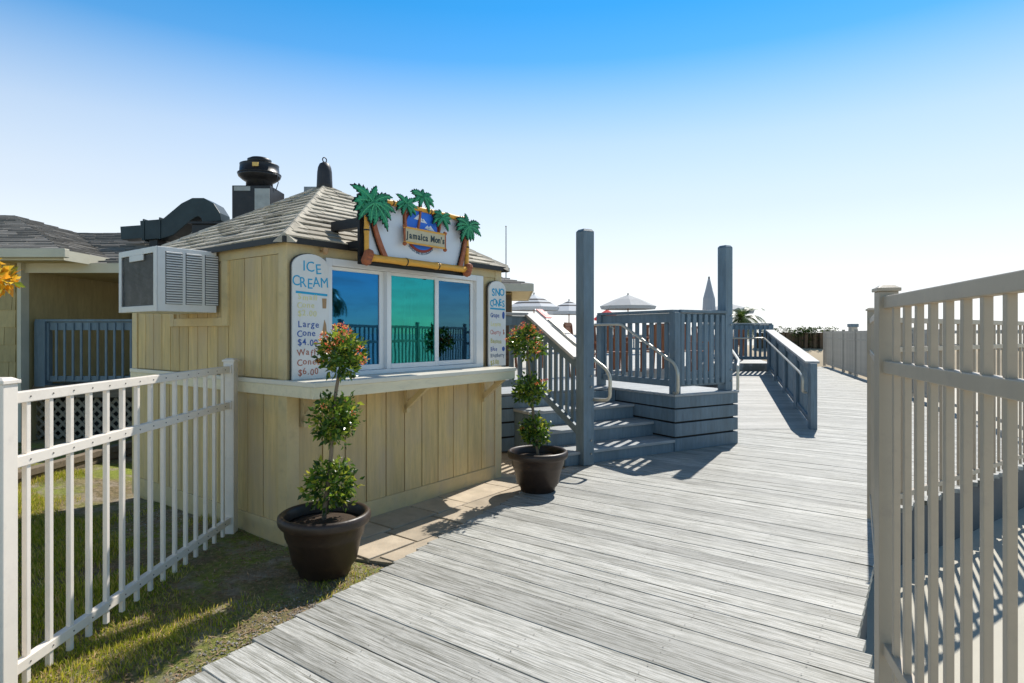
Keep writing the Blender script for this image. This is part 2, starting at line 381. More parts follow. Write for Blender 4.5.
def shingles(mb, e0, e1, t0, t1, course, width, thick=0.016, lift=0.0, gap=0.004):
    """real overlapping shingle tabs on the slope with eave e0-e1 and top t0-t1"""
    e0, e1, t0, t1 = V(e0), V(e1), V(t0), V(t1)
    nrm = (e1 - e0).cross((t0 + t1) / 2 - (e0 + e1) / 2).normalized()
    if nrm.z < 0: nrm = -nrm
    L = ((t0 + t1) / 2 - (e0 + e1) / 2).length
    nrow = max(2, round(L / course)); 
    for i in range(nrow):
        a, b = i / nrow, min(1.0, (i + 1.25) / nrow)
        l0, l1 = e0.lerp(t0, a), e1.lerp(t1, a); u0, u1 = e0.lerp(t0, b), e1.lerp(t1, b)
        W = (l1 - l0).length; 
        if W < 0.02: continue
        cuts = [0.0]; x = random.uniform(0.3, 1) * width
        while x < W - width * 0.35: cuts.append(x / W); x += width * random.uniform(0.75, 1.25)
        cuts.append(1.0)
        ax = (l1 - l0).normalized()
        for c0, c1 in zip(cuts, cuts[1:]):
            g = 0.003 / W
            A, B = l0.lerp(l1, c0 + (g if c0 else 0)), l0.lerp(l1, c1 - (g if c1 < 1 else 0))
            def up(P):      # the point straight up-slope from P, kept inside the slope's sides
                d = (P - l0).dot(ax); Q = u0 + ax * 0
                k0, k1 = (u0 - l0).dot(ax), (u1 - l0).dot(ax)
                d = min(max(d, k0), k1); f = 0 if k1 == k0 else (d - k0) / (k1 - k0)
                return u0.lerp(u1, f)
            C, D = up(B), up(A)
            th = thick * random.uniform(0.75, 1.4); j = nrm * (lift + 0.002)
            lo = nrm * th; hi = nrm * 0.003
            if (C - D).length < 1e-4: C = D + ax * 1e-3
            dn = (l0 - u0).normalized() * random.uniform(-0.006, 0.006)
            gp = nrm * gap * random.uniform(0.3, 1.5)
            mb.hexa([A + j + dn + gp, B + j + dn + gp, C + j, D + j, A + j + lo + dn + gp, B + j + lo + dn + gp, C + j + hi, D + j + hi])

# ------------------------------------------------------------------ frames of reference
U = V((0.594, 0.804, 0)); W_ = V((-0.804, 0.594, 0))
C0 = V((-1.739, 4.715, 0)); KROT = math.atan2(0.804, 0.594)
P0 = V((0.879, 7.45, 0)); PP = V((0.859, 0.511, 0)); PQ = V((-0.511, 0.859, 0)); PROT = math.atan2(0.511, 0.859)
def pl(p, q, z=0.0): return P0 + PP * p + PQ * q + V((0, 0, z))

# ------------------------------------------------------------------ ground
def grid_sheet(name, poly_test, x0, x1, y0, y1, step, zf, mat):
    bm = bmesh.new(); nx = int((x1 - x0) / step); ny = int((y1 - y0) / step); g = {}
    for i in range(nx + 1):
        for j in range(ny + 1):
            x = x0 + i * step; y = y0 + j * step; g[i, j] = bm.verts.new((x, y, zf(x, y)))
    for i in range(nx):
        for j in range(ny): bm.faces.new((g[i, j], g[i + 1, j], g[i + 1, j + 1], g[i, j + 1]))
    me = bpy.data.meshes.new(name); bm.to_mesh(me); bm.free()
    return struct(link_mesh(name, me, mat, smooth=True))

def lawn_z(x, y):
    z = -0.05 + 0.012 * math.sin(x * 3.1 + y * 1.7) + 0.01 * math.sin(y * 5.3 - x * 2.1)
    z -= 0.05 * max(0, min(1, (-x - 2.6) / 1.5))
    if x < -4.2: z += 0.10 * min(1, (-x - 4.2) / 0.7) * max(0, 1 - abs(y - 7) / 3)
    if x > -0.9: z = min(z, -0.05)
    return z
grid_sheet('lawn', None, -14, 1.0, -3, 19, 0.25, lawn_z, 'lawn')
def dune(x, y):
    z = -0.62
    f = max(0, min(1, (y - 28) / 5.0)); f = f * f * (3 - 2 * f)
    g = max(0, min(1, (x - 8.5) / 3.0))
    return z + 1.42 * f * g * (1 - max(0, min(1, (y - 40) / 12))) + 0.03 * math.sin(x * 1.3 + y)
struct(MB().face([(-1500, -200, -0.66), (1500, -200, -0.66), (1500, 3000, -0.66), (-1500, 3000, -0.66)]).build('ground', 'sand'))
grid_sheet('dune', None, 8, 60, 27, 60, 0.75, dune, 'dunesand')
# pale concrete yard below the gate
struct(MB().face([(0.2, -3, -0.555), (14, -3, -0.555), (14, 13, -0.555), (6, 9, -0.555), (2.6, 6, -0.555)]).build('yard', 'concrete'))

# ------------------------------------------------------------------ boardwalk
EDGE = [(1.69, 2.80), (1.855, 3.26), (2.56, 4.30), (3.1, 5.25), (7.35, 8.18), (11.8, 20), (15.0, 29)]
POLY = [(-3.45, -1.15), (0.56, 7.11), (1.1, 8.2), (2.9, 9.1), (3.5, 10.6), (6.2, 17.0), (9.6, 29)] + EDGE[::-1] + [(-0.55, -1.15)]
def in_poly_span(origin, d):
    ts = []
    n = len(POLY)
    for i in range(n):
        a = V((*POLY[i], 0)); b = V((*POLY[(i + 1) % n], 0)); e = b - a
        den = d.x * e.y - d.y * e.x
        if abs(den) < 1e-9: continue
        w = a - origin; t = (w.x * e.y - w.y * e.x) / den; s = (w.x * d.y - w.y * d.x) / den
        if 0 <= s <= 1: ts.append(t)
    ts.sort(); return [(ts[i], ts[i + 1]) for i in range(0, len(ts) - 1, 2)]
mb = MB(); nl = MB()
BD = -W_          # board direction, local x of the deck object
bw = 0.142
k = -30
while k * (bw + 0.0045) < 34:
    b = k * (bw + 0.0045); k += 1
    for (t0, t1) in in_poly_span(U * (b + bw / 2), BD):
        if t1 - t0 < 0.05: continue
        t0 += random.uniform(-0.012, 0.012)
        dz = random.uniform(-0.003, 0.002); ww = bw + random.uniform(-0.003, 0.003)
        L = t1 - t0; cuts = [t0]
        if L > 9: cuts.append(t0 + L * random.uniform(0.35, 0.65))
        cuts.append(t1)
        for c0, c1 in zip(cuts, cuts[1:]): mb.box(c0 + 0.0015, c1 - 0.0015, b, b + ww, -0.045 + dz, dz)
deck = mb.build('boardwalk', 'deck', bevel=0.0022); deck.rotation_euler = (0, 0, math.atan2(BD.y, BD.x)); struct(deck)
sw = MB()
kk = 0
while kk * (bw + 0.0045) < 9:
    b = kk * (bw + 0.0045); kk += 1
    for (t0, t1) in in_poly_span(U * (b + bw / 2), BD):
        a_ = math.ceil((t0 + 0.05) / 0.61) * 0.61
        while a_ < t1 - 0.04:
            for q_ in (0.028, bw - 0.028):
                x_, y_ = a_ + random.uniform(-0.008, 0.008), b + q_ + random.uniform(-0.006, 0.006)
                sw.face([(x_ + 0.0042 * math.cos(k_ * 1.047), y_ + 0.0042 * math.sin(k_ * 1.047), 0.0028) for k_ in range(6)])
            a_ += 0.61
so_ = sw.build('boardwalk_screws', 'screw'); so_.rotation_euler = deck.rotation_euler; struct(so_)
# the dark frame under the boards, closing the sides
sk = [(x, y) for x, y in POLY]
cx = sum(p[0] for p in sk) / len(sk); cy = sum(p[1] for p in sk) / len(sk)
us = MB()
def inset(p, q, r, d):
    a, b, c = V((*p, 0)), V((*q, 0)), V((*r, 0))
    n1 = V((-(b - a).y, (b - a).x, 0)).normalized(); n2 = V((-(c - b).y, (c - b).x, 0)).normalized()
    m = (n1 + n2); m = m / max(0.3, m.dot(n1)); return b + m * d
area = sum(sk[i][0] * sk[(i + 1) % len(sk)][1] - sk[(i + 1) % len(sk)][0] * sk[i][1] for i in range(len(sk)))
sg = 1 if area > 0 else -1
ins = [inset(sk[i - 1], sk[i], sk[(i + 1) % len(sk)], 0.05 * sg) for i in range(len(sk))]
pp = [(p.x, p.y) for p in ins]
if sg < 0: pp = pp[::-1]
us.prism(pp, -0.64, -0.05)
struct(us.build('boardwalk_base', 'skirt'))

# flagstone path between the kiosk and the deck
def left_edge_x(y): return -1.526 + (y - 2.813) * 0.437 / 0.899
mb = MB(); rnd = random.Random(3)
base = []
for s in [i * 0.01 for i in range(0)]: pass
ky = -0.02
def kl(x, y, z=0): return C0 + U * x + W_ * y + V((0, 0, z))
rows = [(-0.03, 0.40), (0.40, 0.78), (0.78, 1.25)]
for r0, r1 in rows:
    x = 0.12 + rnd.uniform(0, 0.2)
    while x < 3.7:
        w = rnd.uniform(0.38, 0.72)
        pts = [(x + 0.008, -r0 - 0.006), (x + w - 0.008, -r0 - 0.006), (x + w - 0.008, -r1 + 0.006), (x + 0.008, -r1 + 0.006)]
        pts = [(a + rnd.uniform(-0.012, 0.012), c + rnd.uniform(-0.008, 0.008)) for a, c in pts]
        wp = [kl(a, c) for a, c in pts]
        x += w
        if min(p.x - left_edge_x(p.y) for p in wp) > 0.05: continue
        if x < 0.35 and r1 > 0.5: continue
        z = -0.024 + rnd.uniform(-0.003, 0.003)
        q = [(p.x, p.y) for p in wp][::-1]
        ar = sum(q[i][0] * q[(i + 1) % 4][1] - q[(i + 1) % 4][0] * q[i][1] for i in range(4))
        if ar < 0: q = q[::-1]
        mb.prism(q, -0.06, z)
for i in range(3):
    for j in range(3):
        wp = [kl(2.74 + i * 0.52 + a, 0.02 + j * 0.42 + c) for a, c in ((0.01, 0.01), (0.51, 0.01), (0.51, 0.41), (0.01, 0.41))]
        mb.prism([(p.x, p.y) for p in wp], -0.06, -0.024 + rnd.uniform(-0.003, 0.003))
struct(mb.build('path', 'stone', bevel=0.005))
jp = [kl(0.1, 0.02), kl(2.71, 0.02), kl(2.71, 1.5), kl(4.4, 1.5), kl(4.4, -0.3), kl(3.9, -1.3), kl(0.35, -1.3), kl(0.1, -0.6)]
jq = [(p.x, p.y) for p in jp][::-1]
struct(MB().prism(jq, -0.09, -0.034).build('path_bed', 'joint'))

# ------------------------------------------------------------------ kiosk
K = thing('ice_cream_kiosk', 'small tan wooden ice cream kiosk with serving windows, wraparound counter and shingle roof', 'kiosk', C0, KROT)
LX, LY = 2.70, 2.72
def board_run(mb, axis, a0, a1, z0, z1, pos, pitch=0.228, depth=0.019, out=-1):
    n = max(1, round((a1 - a0) / pitch)); w = (a1 - a0) / n
    for i in range(n):
        s, e = a0 + i * w + 0.0055, a0 + (i + 1) * w - 0.0055
        p0, p1 = sorted((pos, pos + out * depth))
        if axis == 'x': mb.box(s, e, p0, p1, z0, z1)
        else: mb.box(p0, p1, s, e, z0, z1)
mb = MB()
mb.box(0.02, LX - 0.02, 0.02, LY - 0.02, -0.1, 1.10)
T = 0.08
mb.box(0.02, 0.02 + T, 0.02, LY - 0.02, 1.10, 2.32); mb.box(LX - 0.02 - T, LX - 0.02, 0.02, LY - 0.02, 1.10, 2.32)
mb.box(0.10, LX - 0.10, LY - 0.10, LY - 0.021, 1.10, 2.32)
mb.box(0.10, LX - 0.10, 0.02, 0.09, 2.20, 2.32); mb.box(0.10, LX - 0.10, 0.02, 0.09, 1.10, 1.27)
mb.box(0.10, 0.36, 0.02, 0.09, 1.27, 2.20); mb.box(2.34, LX - 0.10, 0.02, 0.09, 1.27, 2.20)
board_run(mb, 'x', 0.10, LX - 0.10, 0.12, 1.12, 0.02); board_run(mb, 'y', 0.10, LY - 0.1, 0.12, 1.12, 0.02)
board_run(mb, 'x', 0.10, 0.34, 1.24, 2.21, 0.02); board_run(mb, 'x', 2.36, LX - 0.10, 1.24, 2.21, 0.02)
board_run(mb, 'y', 0.10, 0.86, 1.24, 2.22, 0.02); board_run(mb, 'y', 0.86, LY - 0.1, 1.24, 2.22, 0.02, 0.17)
board_run(mb, 'y', 0.10, LY - 0.1, 0.12, 2.22, LX - 0.02, out=1); board_run(mb, 'x', 0.10, LX - 0.1, 0.12, 2.22, LY - 0.02, out=1)
mb.build('wall', 'siding', K, bevel=0.003)
for (x0, x1, y0, y1) in ((-0.012, 0.10, -0.012, 0.10), (LX - 0.10, LX + 0.012, -0.012, 0.10), (-0.012, 0.10, LY - 0.10, LY + 0.012), (LX - 0.10, LX + 0.012, LY - 0.10, LY + 0.012)):
    MB().box(x0, x1, y0, y1, -0.06, 2.32).build('corner_board', 'trim', K, bevel=0.004)
b2 = MB()
b2.box(0.10, LX - 0.10, -0.010, 0.02, -0.06, 0.12); b2.box(-0.010, 0.02, 0.10, LY - 0.10, -0.06, 0.12)
b2.build('base_trim', 'trim', K, bevel=0.004)
fz = MB()
fz.box(0.10, LX - 0.10, -0.006, 0.02, 2.212, 2.318); fz.box(-0.006, 0.02, 0.10, LY - 0.10, 2.222, 2.318)
fz.build('frieze', 'trim', K, bevel=0.003)
at = MB()      # trim that frames the air conditioner
at.box(-0.022, 0.004, 0.84, 0.935, 1.66, 2.222); at.box(-0.022, 0.004, 0.937, 1.80, 1.66, 1.735); at.box(-0.022, 0.004, 1.802, 1.88, 1.66, 2.222)
at.build('vent_trim', 'trim', K, bevel=0.004)
# counter
cs = MB().prism([(-0.040, -0.395), (2.47, -0.395), (2.47, -0.016), (-0.016, -0.016), (-0.016, LY), (-0.040, LY)][::1], 1.198, 1.236)
ct = cs.build('counter_shelf', 'countertop', K, bevel=0.006)
fa = MB()
fa.box(-0.032, 2.46, -0.385, -0.347, 1.112, 1.198); fa.box(-0.032, -0.014, -0.345, LY, 1.112, 1.198); fa.box(2.422, 2.46, -0.345, -0.016, 1.112, 1.198)
fa.box(-0.012, 2.42, -0.345, -0.016, 1.150, 1.196)
fa.build('fascia', 'counter', ct, bevel=0.004)
for bx_ in (0.14, 1.24, 2.38):
    br = MB(); br.bar((bx_, -0.31, 1.135), (bx_, -0.012, 0.90), 0.045, 0.05, (0, -0.6, 0.8)); br.box(bx_ - 0.0225, bx_ + 0.0225, -0.05, 0.004, 0.86, 1.15)
    br.build('bracket', 'trim', K, bevel=0.003)
# interior floor and lining coloured dark to stand for the unlit inside, ceiling
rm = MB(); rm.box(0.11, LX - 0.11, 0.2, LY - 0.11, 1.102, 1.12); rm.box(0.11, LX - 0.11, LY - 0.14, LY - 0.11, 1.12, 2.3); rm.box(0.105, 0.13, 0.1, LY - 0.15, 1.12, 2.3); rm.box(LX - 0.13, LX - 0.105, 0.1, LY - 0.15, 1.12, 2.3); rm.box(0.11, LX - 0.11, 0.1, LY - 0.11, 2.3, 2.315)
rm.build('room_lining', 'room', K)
# windows
fr = MB()
y0, y1 = -0.035, 0.05
fr.box(0.335, 0.395, y0, y1, 1.237, 2.215); fr.box(2.245, 2.36, y0, y1, 1.237, 2.215)
fr.box(0.395, 2.245, y0, y1, 2.155, 2.215); fr.box(0.395, 2.245, y0, y1, 1.237, 1.275)
fr.box(0.985, 1.035, y0 - 0.003, y1, 1.275, 2.155)
fr.build('window_surround', 'vinyl', K, bevel=0.004)
def sash(x0, x1, z0, z1, yo, pane, wl=0.035, wr=0.035):
    s = MB(); d = 0.03
    s.box(x0, x0 + wl, yo, yo + d, z0, z1); s.box(x1 - wr, x1, yo, yo + d, z0, z1)
    s.box(x0 + wl, x1 - wr, yo, yo + d, z1 - 0.03, z1); s.box(x0 + wl, x1 - wr, yo, yo + d, z0, z0 + 0.045)
    w = s.build('window', 'vinyl', K, bevel=0.003)
    MB().box(x0 + wl, x1 - wr, yo + 0.012, yo + 0.018, z0 + 0.045, z1 - 0.03).build('pane', pane, w)
sash(0.396, 0.984, 1.277, 2.153, 0.004, 'pane_blue', 0.012, 0.05)
sash(1.036, 1.672, 1.277, 2.153, -0.026, 'pane_teal', 0.012, 0.052)
sash(1.673, 2.243, 1.277, 2.153, 0.004, 'pane_dark', 0.012, 0.05)
bl = MB()
for i in range(5): bl.box(1.05 + i * 0.118, 1.05 + i * 0.118 + 0.114, 0.055 + 0.004 * (i % 2), 0.062 + 0.004 * (i % 2), 1.28, 2.15)
blo = bl.build('blind', 'teal', K)
for x_ in (1.27, 1.36): MB().box(x_, x_ + 0.022, 0.046, 0.052, 1.29, 2.0).build('blind_cord', 'vinyl', blo)
# roof
OV = 0.065; EZ = 2.325; apex = V((LX / 2, LY / 2, 3.19))
ec = [V((-OV, -OV, EZ)), V((LX + OV, -OV, EZ)), V((LX + OV, LY + OV, EZ)), V((-OV, LY + OV, EZ))]
core = MB()
vs = [core.bm.verts.new(p) for p in ec]; va = core.bm.verts.new(apex)
core.bm.faces.new(vs[::-1])
for i in range(4): core.bm.faces.new((vs[i], vs[(i + 1) % 4], va))
rf = core.build('roof', 'drip', K)
sh = MB()
for i in range(4):
    a, b = ec[i], ec[(i + 1) % 4]
    shingles(sh, a, b, apex + (a - b).normalized() * 0.005, apex + (b - a).normalized() * 0.005, 0.110, 0.28, 0.013, gap=0.009)
for i in range(4):      # hip caps
    e = ec[i] + V((0, 0, 0.01)); n = 11
    for j in range(n):
        p, q = e.lerp(apex, j / n), e.lerp(apex, min(1, (j + 1.15) / n)); up = V((0, 0, 0.028)); 
        d = (apex - e); side = V((d.y, -d.x, 0)).normalized() * 0.085; dn = V((0, 0, -0.045))
        sh.hexa([p - side + dn, p + side + dn, q + side + dn, q - side + dn, p - side * 0.08 + up, p + side * 0.08 + up, q + side * 0.08 + up * 0.8, q - side * 0.08 + up * 0.8])
sh.build('shingles', 'shingle', rf)
dr = MB(); o2 = OV + 0.012
dr.box(-o2, LX + o2, -o2, -OV, EZ - 0.035, EZ + 0.012); dr.box(-o2, LX + o2, LY + OV, LY + o2, EZ - 0.035, EZ + 0.012)
dr.box(-o2, -OV, -OV, LY + OV, EZ - 0.035, EZ + 0.012); dr.box(LX + OV, LX + o2, -OV, LY + OV, EZ - 0.035, EZ + 0.012)
dr.build('eave_edge', 'drip', rf)
fi = MB().lathe([(0.088, 3.10), (0.083, 3.22), (0.078, 3.34), (0.070, 3.39), (0.052, 3.43), (0.02, 3.450)], 16, (LX / 2, LY / 2, 0))
ring = [(LX / 2 + 0.026 * math.cos(t), LY / 2, 3.475 + 0.026 * math.sin(t)) for t in [i * math.pi / 6 for i in range(13)]]
fi.tube(ring, 0.006, 6)
fi.build('finial', 'finial', K, smooth=True)

# menu boards ---------------------------------------------------------------
def rounded(x0, x1, z0, z1):
    r = (x1 - x0) / 2; cx_ = (x0 + x1) / 2
    return [(x0, z0), (x1, z0)] + [(cx_ + r * math.cos(t), z1 - r * 0.62 + r * 0.62 * math.sin(t)) for t in [i * math.pi / 14 for i in range(15)]]
mbd = thing('menu_board', 'tall white menu board with blue ICE CREAM heading and cone prices, left of the windows', 'menu board', kl(0.175, -0.05, 1.238), KROT, 'hand painted menu boards')
hb = 0.985
MB().xz(rounded(-0.165, 0.165, 0.0, hb), -0.012, 0.006).build('panel', 'whiteboard', mbd)
MB().xz(rounded(-0.170, 0.170, -0.001, hb + 0.006), 0.0065, 0.024).build('edge', 'boardedge', mbd)
Y = -0.0135
letters('lettering', 'ICE', 0.115, 0.01, hb - 0.145, Y, 'cyan', mbd, 0.66, 0.12, 0.0)
letters('lettering', 'CREAM', 0.115, 0.0, hb - 0.265, Y, 'cyan', mbd, 0.60, 0.12, 0.0, xs=0.9)
MB().bar((-0.14, Y, hb - 0.305), (0.15, Y, hb - 0.318), 0.002, 0.018).build('underline', 'cyan', mbd)
for t, z in (('Small', 0.622), ('Cone', 0.558), ('$2.00', 0.494)):
    letters('lettering', t, 0.066, -0.125, z, Y, 'paleyellow', mbd, 0.6, 0.08, 0.0, center=False)
for t, z in (('Large', 0.405), ('Cone', 0.335), ('$4.00', 0.265)):
    letters('lettering', t, 0.072, -0.125, z, Y, 'navy', mbd, 0.58, 0.10, 0.0002, center=False)
for t, z in (('Waffle', 0.185), ('Cone', 0.11), ('$6.00', 0.035)):
    letters('lettering', t, 0.072, -0.125, z, Y, 'rust', mbd, 0.6, 0.10, 0.0, center=False)
ic = MB().xz([(0.105, 0.56), (0.138, 0.56), (0.142, 0.64), (0.100, 0.64)], Y - 0.001, Y + 0.001)
ic.build('painted_cup', 'conebrown', mbd)
MB().xz([(0.100, 0.36), (0.122, 0.30), (0.145, 0.36), (0.138, 0.43), (0.122, 0.47)], Y - 0.001, Y + 0.001).build('painted_cone', 'conebrown', mbd)

mb2 = thing('menu_board', 'narrow white menu board listing coloured ice flavours, right of the windows', 'menu board', kl(2.575, -0.05, 1.238), KROT, 'hand painted menu boards')
hb = 0.935
MB().xz(rounded(-0.15, 0.15, 0.0, hb), -0.012, 0.006).build('panel', 'whiteboard', mb2)
MB().xz(rounded(-0.155, 0.155, -0.001, hb + 0.006), 0.0065, 0.024).build('edge', 'boardedge', mb2)
letters('lettering', 'SNO', 0.115, 0.0, hb - 0.165, Y, 'cyan', mb2, 0.66, 0.1, 0.002)
letters('lettering', 'CONES', 0.105, 0.0, hb - 0.275, Y, 'cyan', mb2, 0.6, 0.1, 0.002, xs=0.85)
MB().bar((-0.13, Y, hb - 0.305), (0.13, Y, hb - 0.310), 0.002, 0.018).build('underline', 'cyan', mb2)
for t, z, mt in (('Grape', 0.535, 'navy'), ('Lemon', 0.44, 'paleyellow'), ('Cherry', 0.35, 'pink'), ('Banana', 0.25, 'olive'), ('Blue', 0.165, 'navy'), ('Raspberry', 0.098, 'inkblue'), ('$3.00', 0.018, 'olive')):
    letters('lettering', t, 0.07 if len(t) < 8 else 0.062, -0.125, z, Y, mt, mb2, 0.55, 0.1, 0.0002, center=False, xs=0.85)
def disc(x, z, rx, rz, n=14): return [(x + rx * math.cos(2 * math.pi * i / n), z + rz * math.sin(2 * math.pi * i / n)) for i in range(n)]
MB().xz(disc(0.105, 0.56, 0.022, 0.042), Y - 0.001, Y + 0.001).build('painted_grape', 'navy', mb2)
MB().xz(disc(0.112, 0.36, 0.012, 0.016), Y - 0.001, Y + 0.001).xz(disc(0.108, 0.39, 0.008, 0.014), Y - 0.001, Y + 0.001).build('painted_cherry', 'rust', mb2)
MB().xz(disc(0.105, 0.185, 0.026, 0.026), Y - 0.001, Y + 0.001).build('painted_berry', 'navy', mb2)
lamp = thing('spotlight', 'tiny brass spotlight above the left menu board', 'light', kl(0.30, -0.012, 2.262), KROT)
MB().tube([(0, 0, 0), (0, -0.05, 0.01)], 0.01, 8).build('arm', 'conebrown', lamp)
MB().lathe([(0.012, 0), (0.022, 0.015), (0.028, 0.05)], 12, (0, -0.06, -0.03)).build('shade', 'conebrown', lamp)

# air conditioner -----------------------------------------------------------
AC = thing('air_conditioner', 'white window air conditioner with grey coil sticking out of the kiosk wall', 'air conditioner', kl(0, 0.996, 1.775), KROT)
aw, ah, ad = 0.715, 0.525, 0.51
cs = MB(); t = 0.022
cs.box(-ad, -0.03, 0, t, 0, ah) ; cs.box(-ad, -0.03, aw - t, aw, 0, ah); cs.box(-ad, -0.03, t, aw - t, ah - t, ah); cs.box(-ad, -0.03, t, aw - t, 0, t)
cs.build('case', 'ac', AC, bevel=0.005)
rim = MB()
rim.box(-ad - 0.012, -ad - 0.001, 0, 0.055, 0, ah); rim.box(-ad - 0.012, -ad - 0.001, aw - 0.05, aw, 0, ah); rim.box(-ad - 0.012, -ad - 0.001, 0.055, aw - 0.05, ah - 0.05, ah); rim.box(-ad - 0.012, -ad - 0.001, 0.055, aw - 0.05, 0, 0.05)
rim.box(-ad - 0.014, -ad - 0.001, 0.24, 0.50, ah - 0.10, ah - 0.05)
rim.build('coil_frame', 'ac', AC, bevel=0.003)
cf = MB(); cf.box(-ad + 0.01, -ad + 0.03, 0.05, aw - 0.05, 0.05, ah - 0.05)
for i in range(40): cf.box(-ad, -ad + 0.009, 0.055, aw - 0.05, 0.055 + i * 0.0104, 0.058 + i * 0.0104)
cf.build('coil', 'coil', AC)
for gx in (-0.385, -0.225, -0.075):
    gw = 0.135 if gx < -0.1 else 0.115
    lv = MB(); lv.box(gx - gw / 2, gx + gw / 2, -0.0015, 0.0, 0.06, ah - 0.035)
    p_ = lv.build('louvre_panel', 'louvre', AC)
    ls = MB()
    for i in range(21):
        z = 0.066 + i * 0.0205
        ls.hexa([(gx - gw / 2 + 0.005, -0.003, z), (gx + gw / 2 - 0.005, -0.003, z), (gx + gw / 2 - 0.005, -0.012, z - 0.002), (gx - gw / 2 + 0.005, -0.012, z - 0.002),
                 (gx - gw / 2 + 0.005, -0.003, z + 0.012), (gx + gw / 2 - 0.005, -0.003, z + 0.012), (gx + gw / 2 - 0.005, -0.012, z + 0.007), (gx - gw / 2 + 0.005, -0.012, z + 0.007)])
    ls.build('louvre_slats', 'ac', p_)

# sign over the windows -----------------------------------------------------
SG = thing('shop_sign', 'painted palm tree sign with bamboo frame and round emblem above the serving windows', 'sign', kl(-0.075, -0.27, 0), KROT)
sx0, sx1, sz0, sz1 = 0.615, 1.865, 2.225, 2.705
MB().box(sx0 + 0.02, sx1 - 0.02, 0.0, 0.03, sz0, sz1).build('sign_panel', 'signwhite', SG)
bk = MB(); bk.box(sx0 - 0.03, sx1 + 0.03, 0.032, 0.06, sz0 - 0.06, sz1 + 0.04)
bk.box(sx0 - 0.02, sx0 + 0.05, 0.06, 0.42, 2.47, 2.55); bk.box(sx1 - 0.06, sx1 + 0.01, 0.06, 0.42, 2.47, 2.55); bk.box(sx0 - 0.02, sx0 + 0.05, 0.06, 0.24, 2.30, 2.36)
bk.build('backing', 'black', SG)
def bamboo(p, q, r, nodes, name='bamboo_pole'):
    p, q = V(p), V(q); pts = []; rad = []; n = nodes * 6
    for i in range(n + 1):
        f = i / n; pts.append(p.lerp(q, f)); ph = (f * nodes) % 1
        rad.append(r * (1.12 if min(ph, 1 - ph) < 0.02 or f in (0, 1) else 0.92 + 0.10 * abs(ph - 0.5)))
    MB().tube(pts, rad, 10).build(name, 'bamboo', SG, smooth=True)
    d = MB()
    for i in range(1, nodes):
        c = p.lerp(q, i / nodes); a = (q - p).normalized() * 0.006
        MB().tube([c - a, c + a], r * 1.16, 10).build('bamboo_node', 'black', SG)
    d.bm.free()
bamboo((sx0 + 0.03, -0.02, sz0 - 0.005), (sx1 - 0.02, -0.02, sz0 - 0.005), 0.032, 3)
bamboo((sx0 + 0.0, -0.018, sz0 - 0.02), (sx0 + 0.0, -0.018, sz1 - 0.03), 0.022, 2)
bamboo((sx1 - 0.0, -0.018, sz0 - 0.02), (sx1 - 0.0, -0.018, sz1 - 0.03), 0.022, 2)
bamboo((sx0 + 0.05, -0.015, sz1 + 0.005), (sx1 - 0.05, -0.015, sz1 + 0.005), 0.024, 5)
ob = MB(); ob.box(sx0 - 0.03, sx1 + 0.03, 0.012, 0.031, sz0 - 0.055, sz0 - 0.001)
ob.build('dark_outline', 'black', SG)
for kx in (sx0, sx1):
    kb = MB()
    for s_ in range(3): kb.lathe([(0.006, -0.042), (0.035, -0.028), (0.046, 0), (0.035, 0.028), (0.006, 0.042)], 9, (kx + 0.012 * (s_ - 1), -0.03, sz0 - 0.035 + s_ * 0.028))
    kb.build('rope_knot', 'signtrunk', SG)
def frond(cx_, cz, ang, L, w, droop):
    """one serrated palm frond outline in x-z"""
    up, lo = [], []; n = 7; x = z = 0.0; a = ang
    pts = [(0, 0, a)]
    for i in range(n):
        a -= droop / n * (1 if math.cos(ang) >= 0 else -1)
        x += math.cos(a) * L / n; z += math.sin(a) * L / n; pts.append((x, z, a))
    for i, (px, pz, pa) in enumerate(pts):
        f = i / n; ww = w * (math.sin(math.pi * min(1, 0.12 + f * 0.86))) 
        nx, nz = -math.sin(pa), math.cos(pa); bx, bz = -math.cos(pa) * L * 0.05, -math.sin(pa) * L * 0.05
        up.append((cx_ + px + nx * ww * 0.75, cz + pz + nz * ww * 0.75)); 
        if i < n: up.append((cx_ + px + nx * ww * 0.45 - bx * 0.3, cz + pz + nz * ww * 0.45 - bz * 0.3))
        lo.append((cx_ + px - nx * ww, cz + pz - nz * ww))
        if i < n: lo.append((cx_ + px - nx * ww * 0.5 - bx * 0.3, cz + pz - nz * ww * 0.5 - bz * 0.3))
    return up, lo
def frond_mesh(mb, up, lo, y0, y1):
    m = min(len(up), len(lo))
    for i in range(m - 1):
        q = [up[i], up[i + 1], lo[i + 1], lo[i]]
        mb.hexa([(q[0][0], y0, q[0][1]), (q[1][0], y0, q[1][1]), (q[2][0], y0, q[2][1]), (q[3][0], y0, q[3][1]),
                 (q[0][0], y1, q[0][1]), (q[1][0], y1, q[1][1]), (q[2][0], y1, q[2][1]), (q[3][0], y1, q[3][1])])
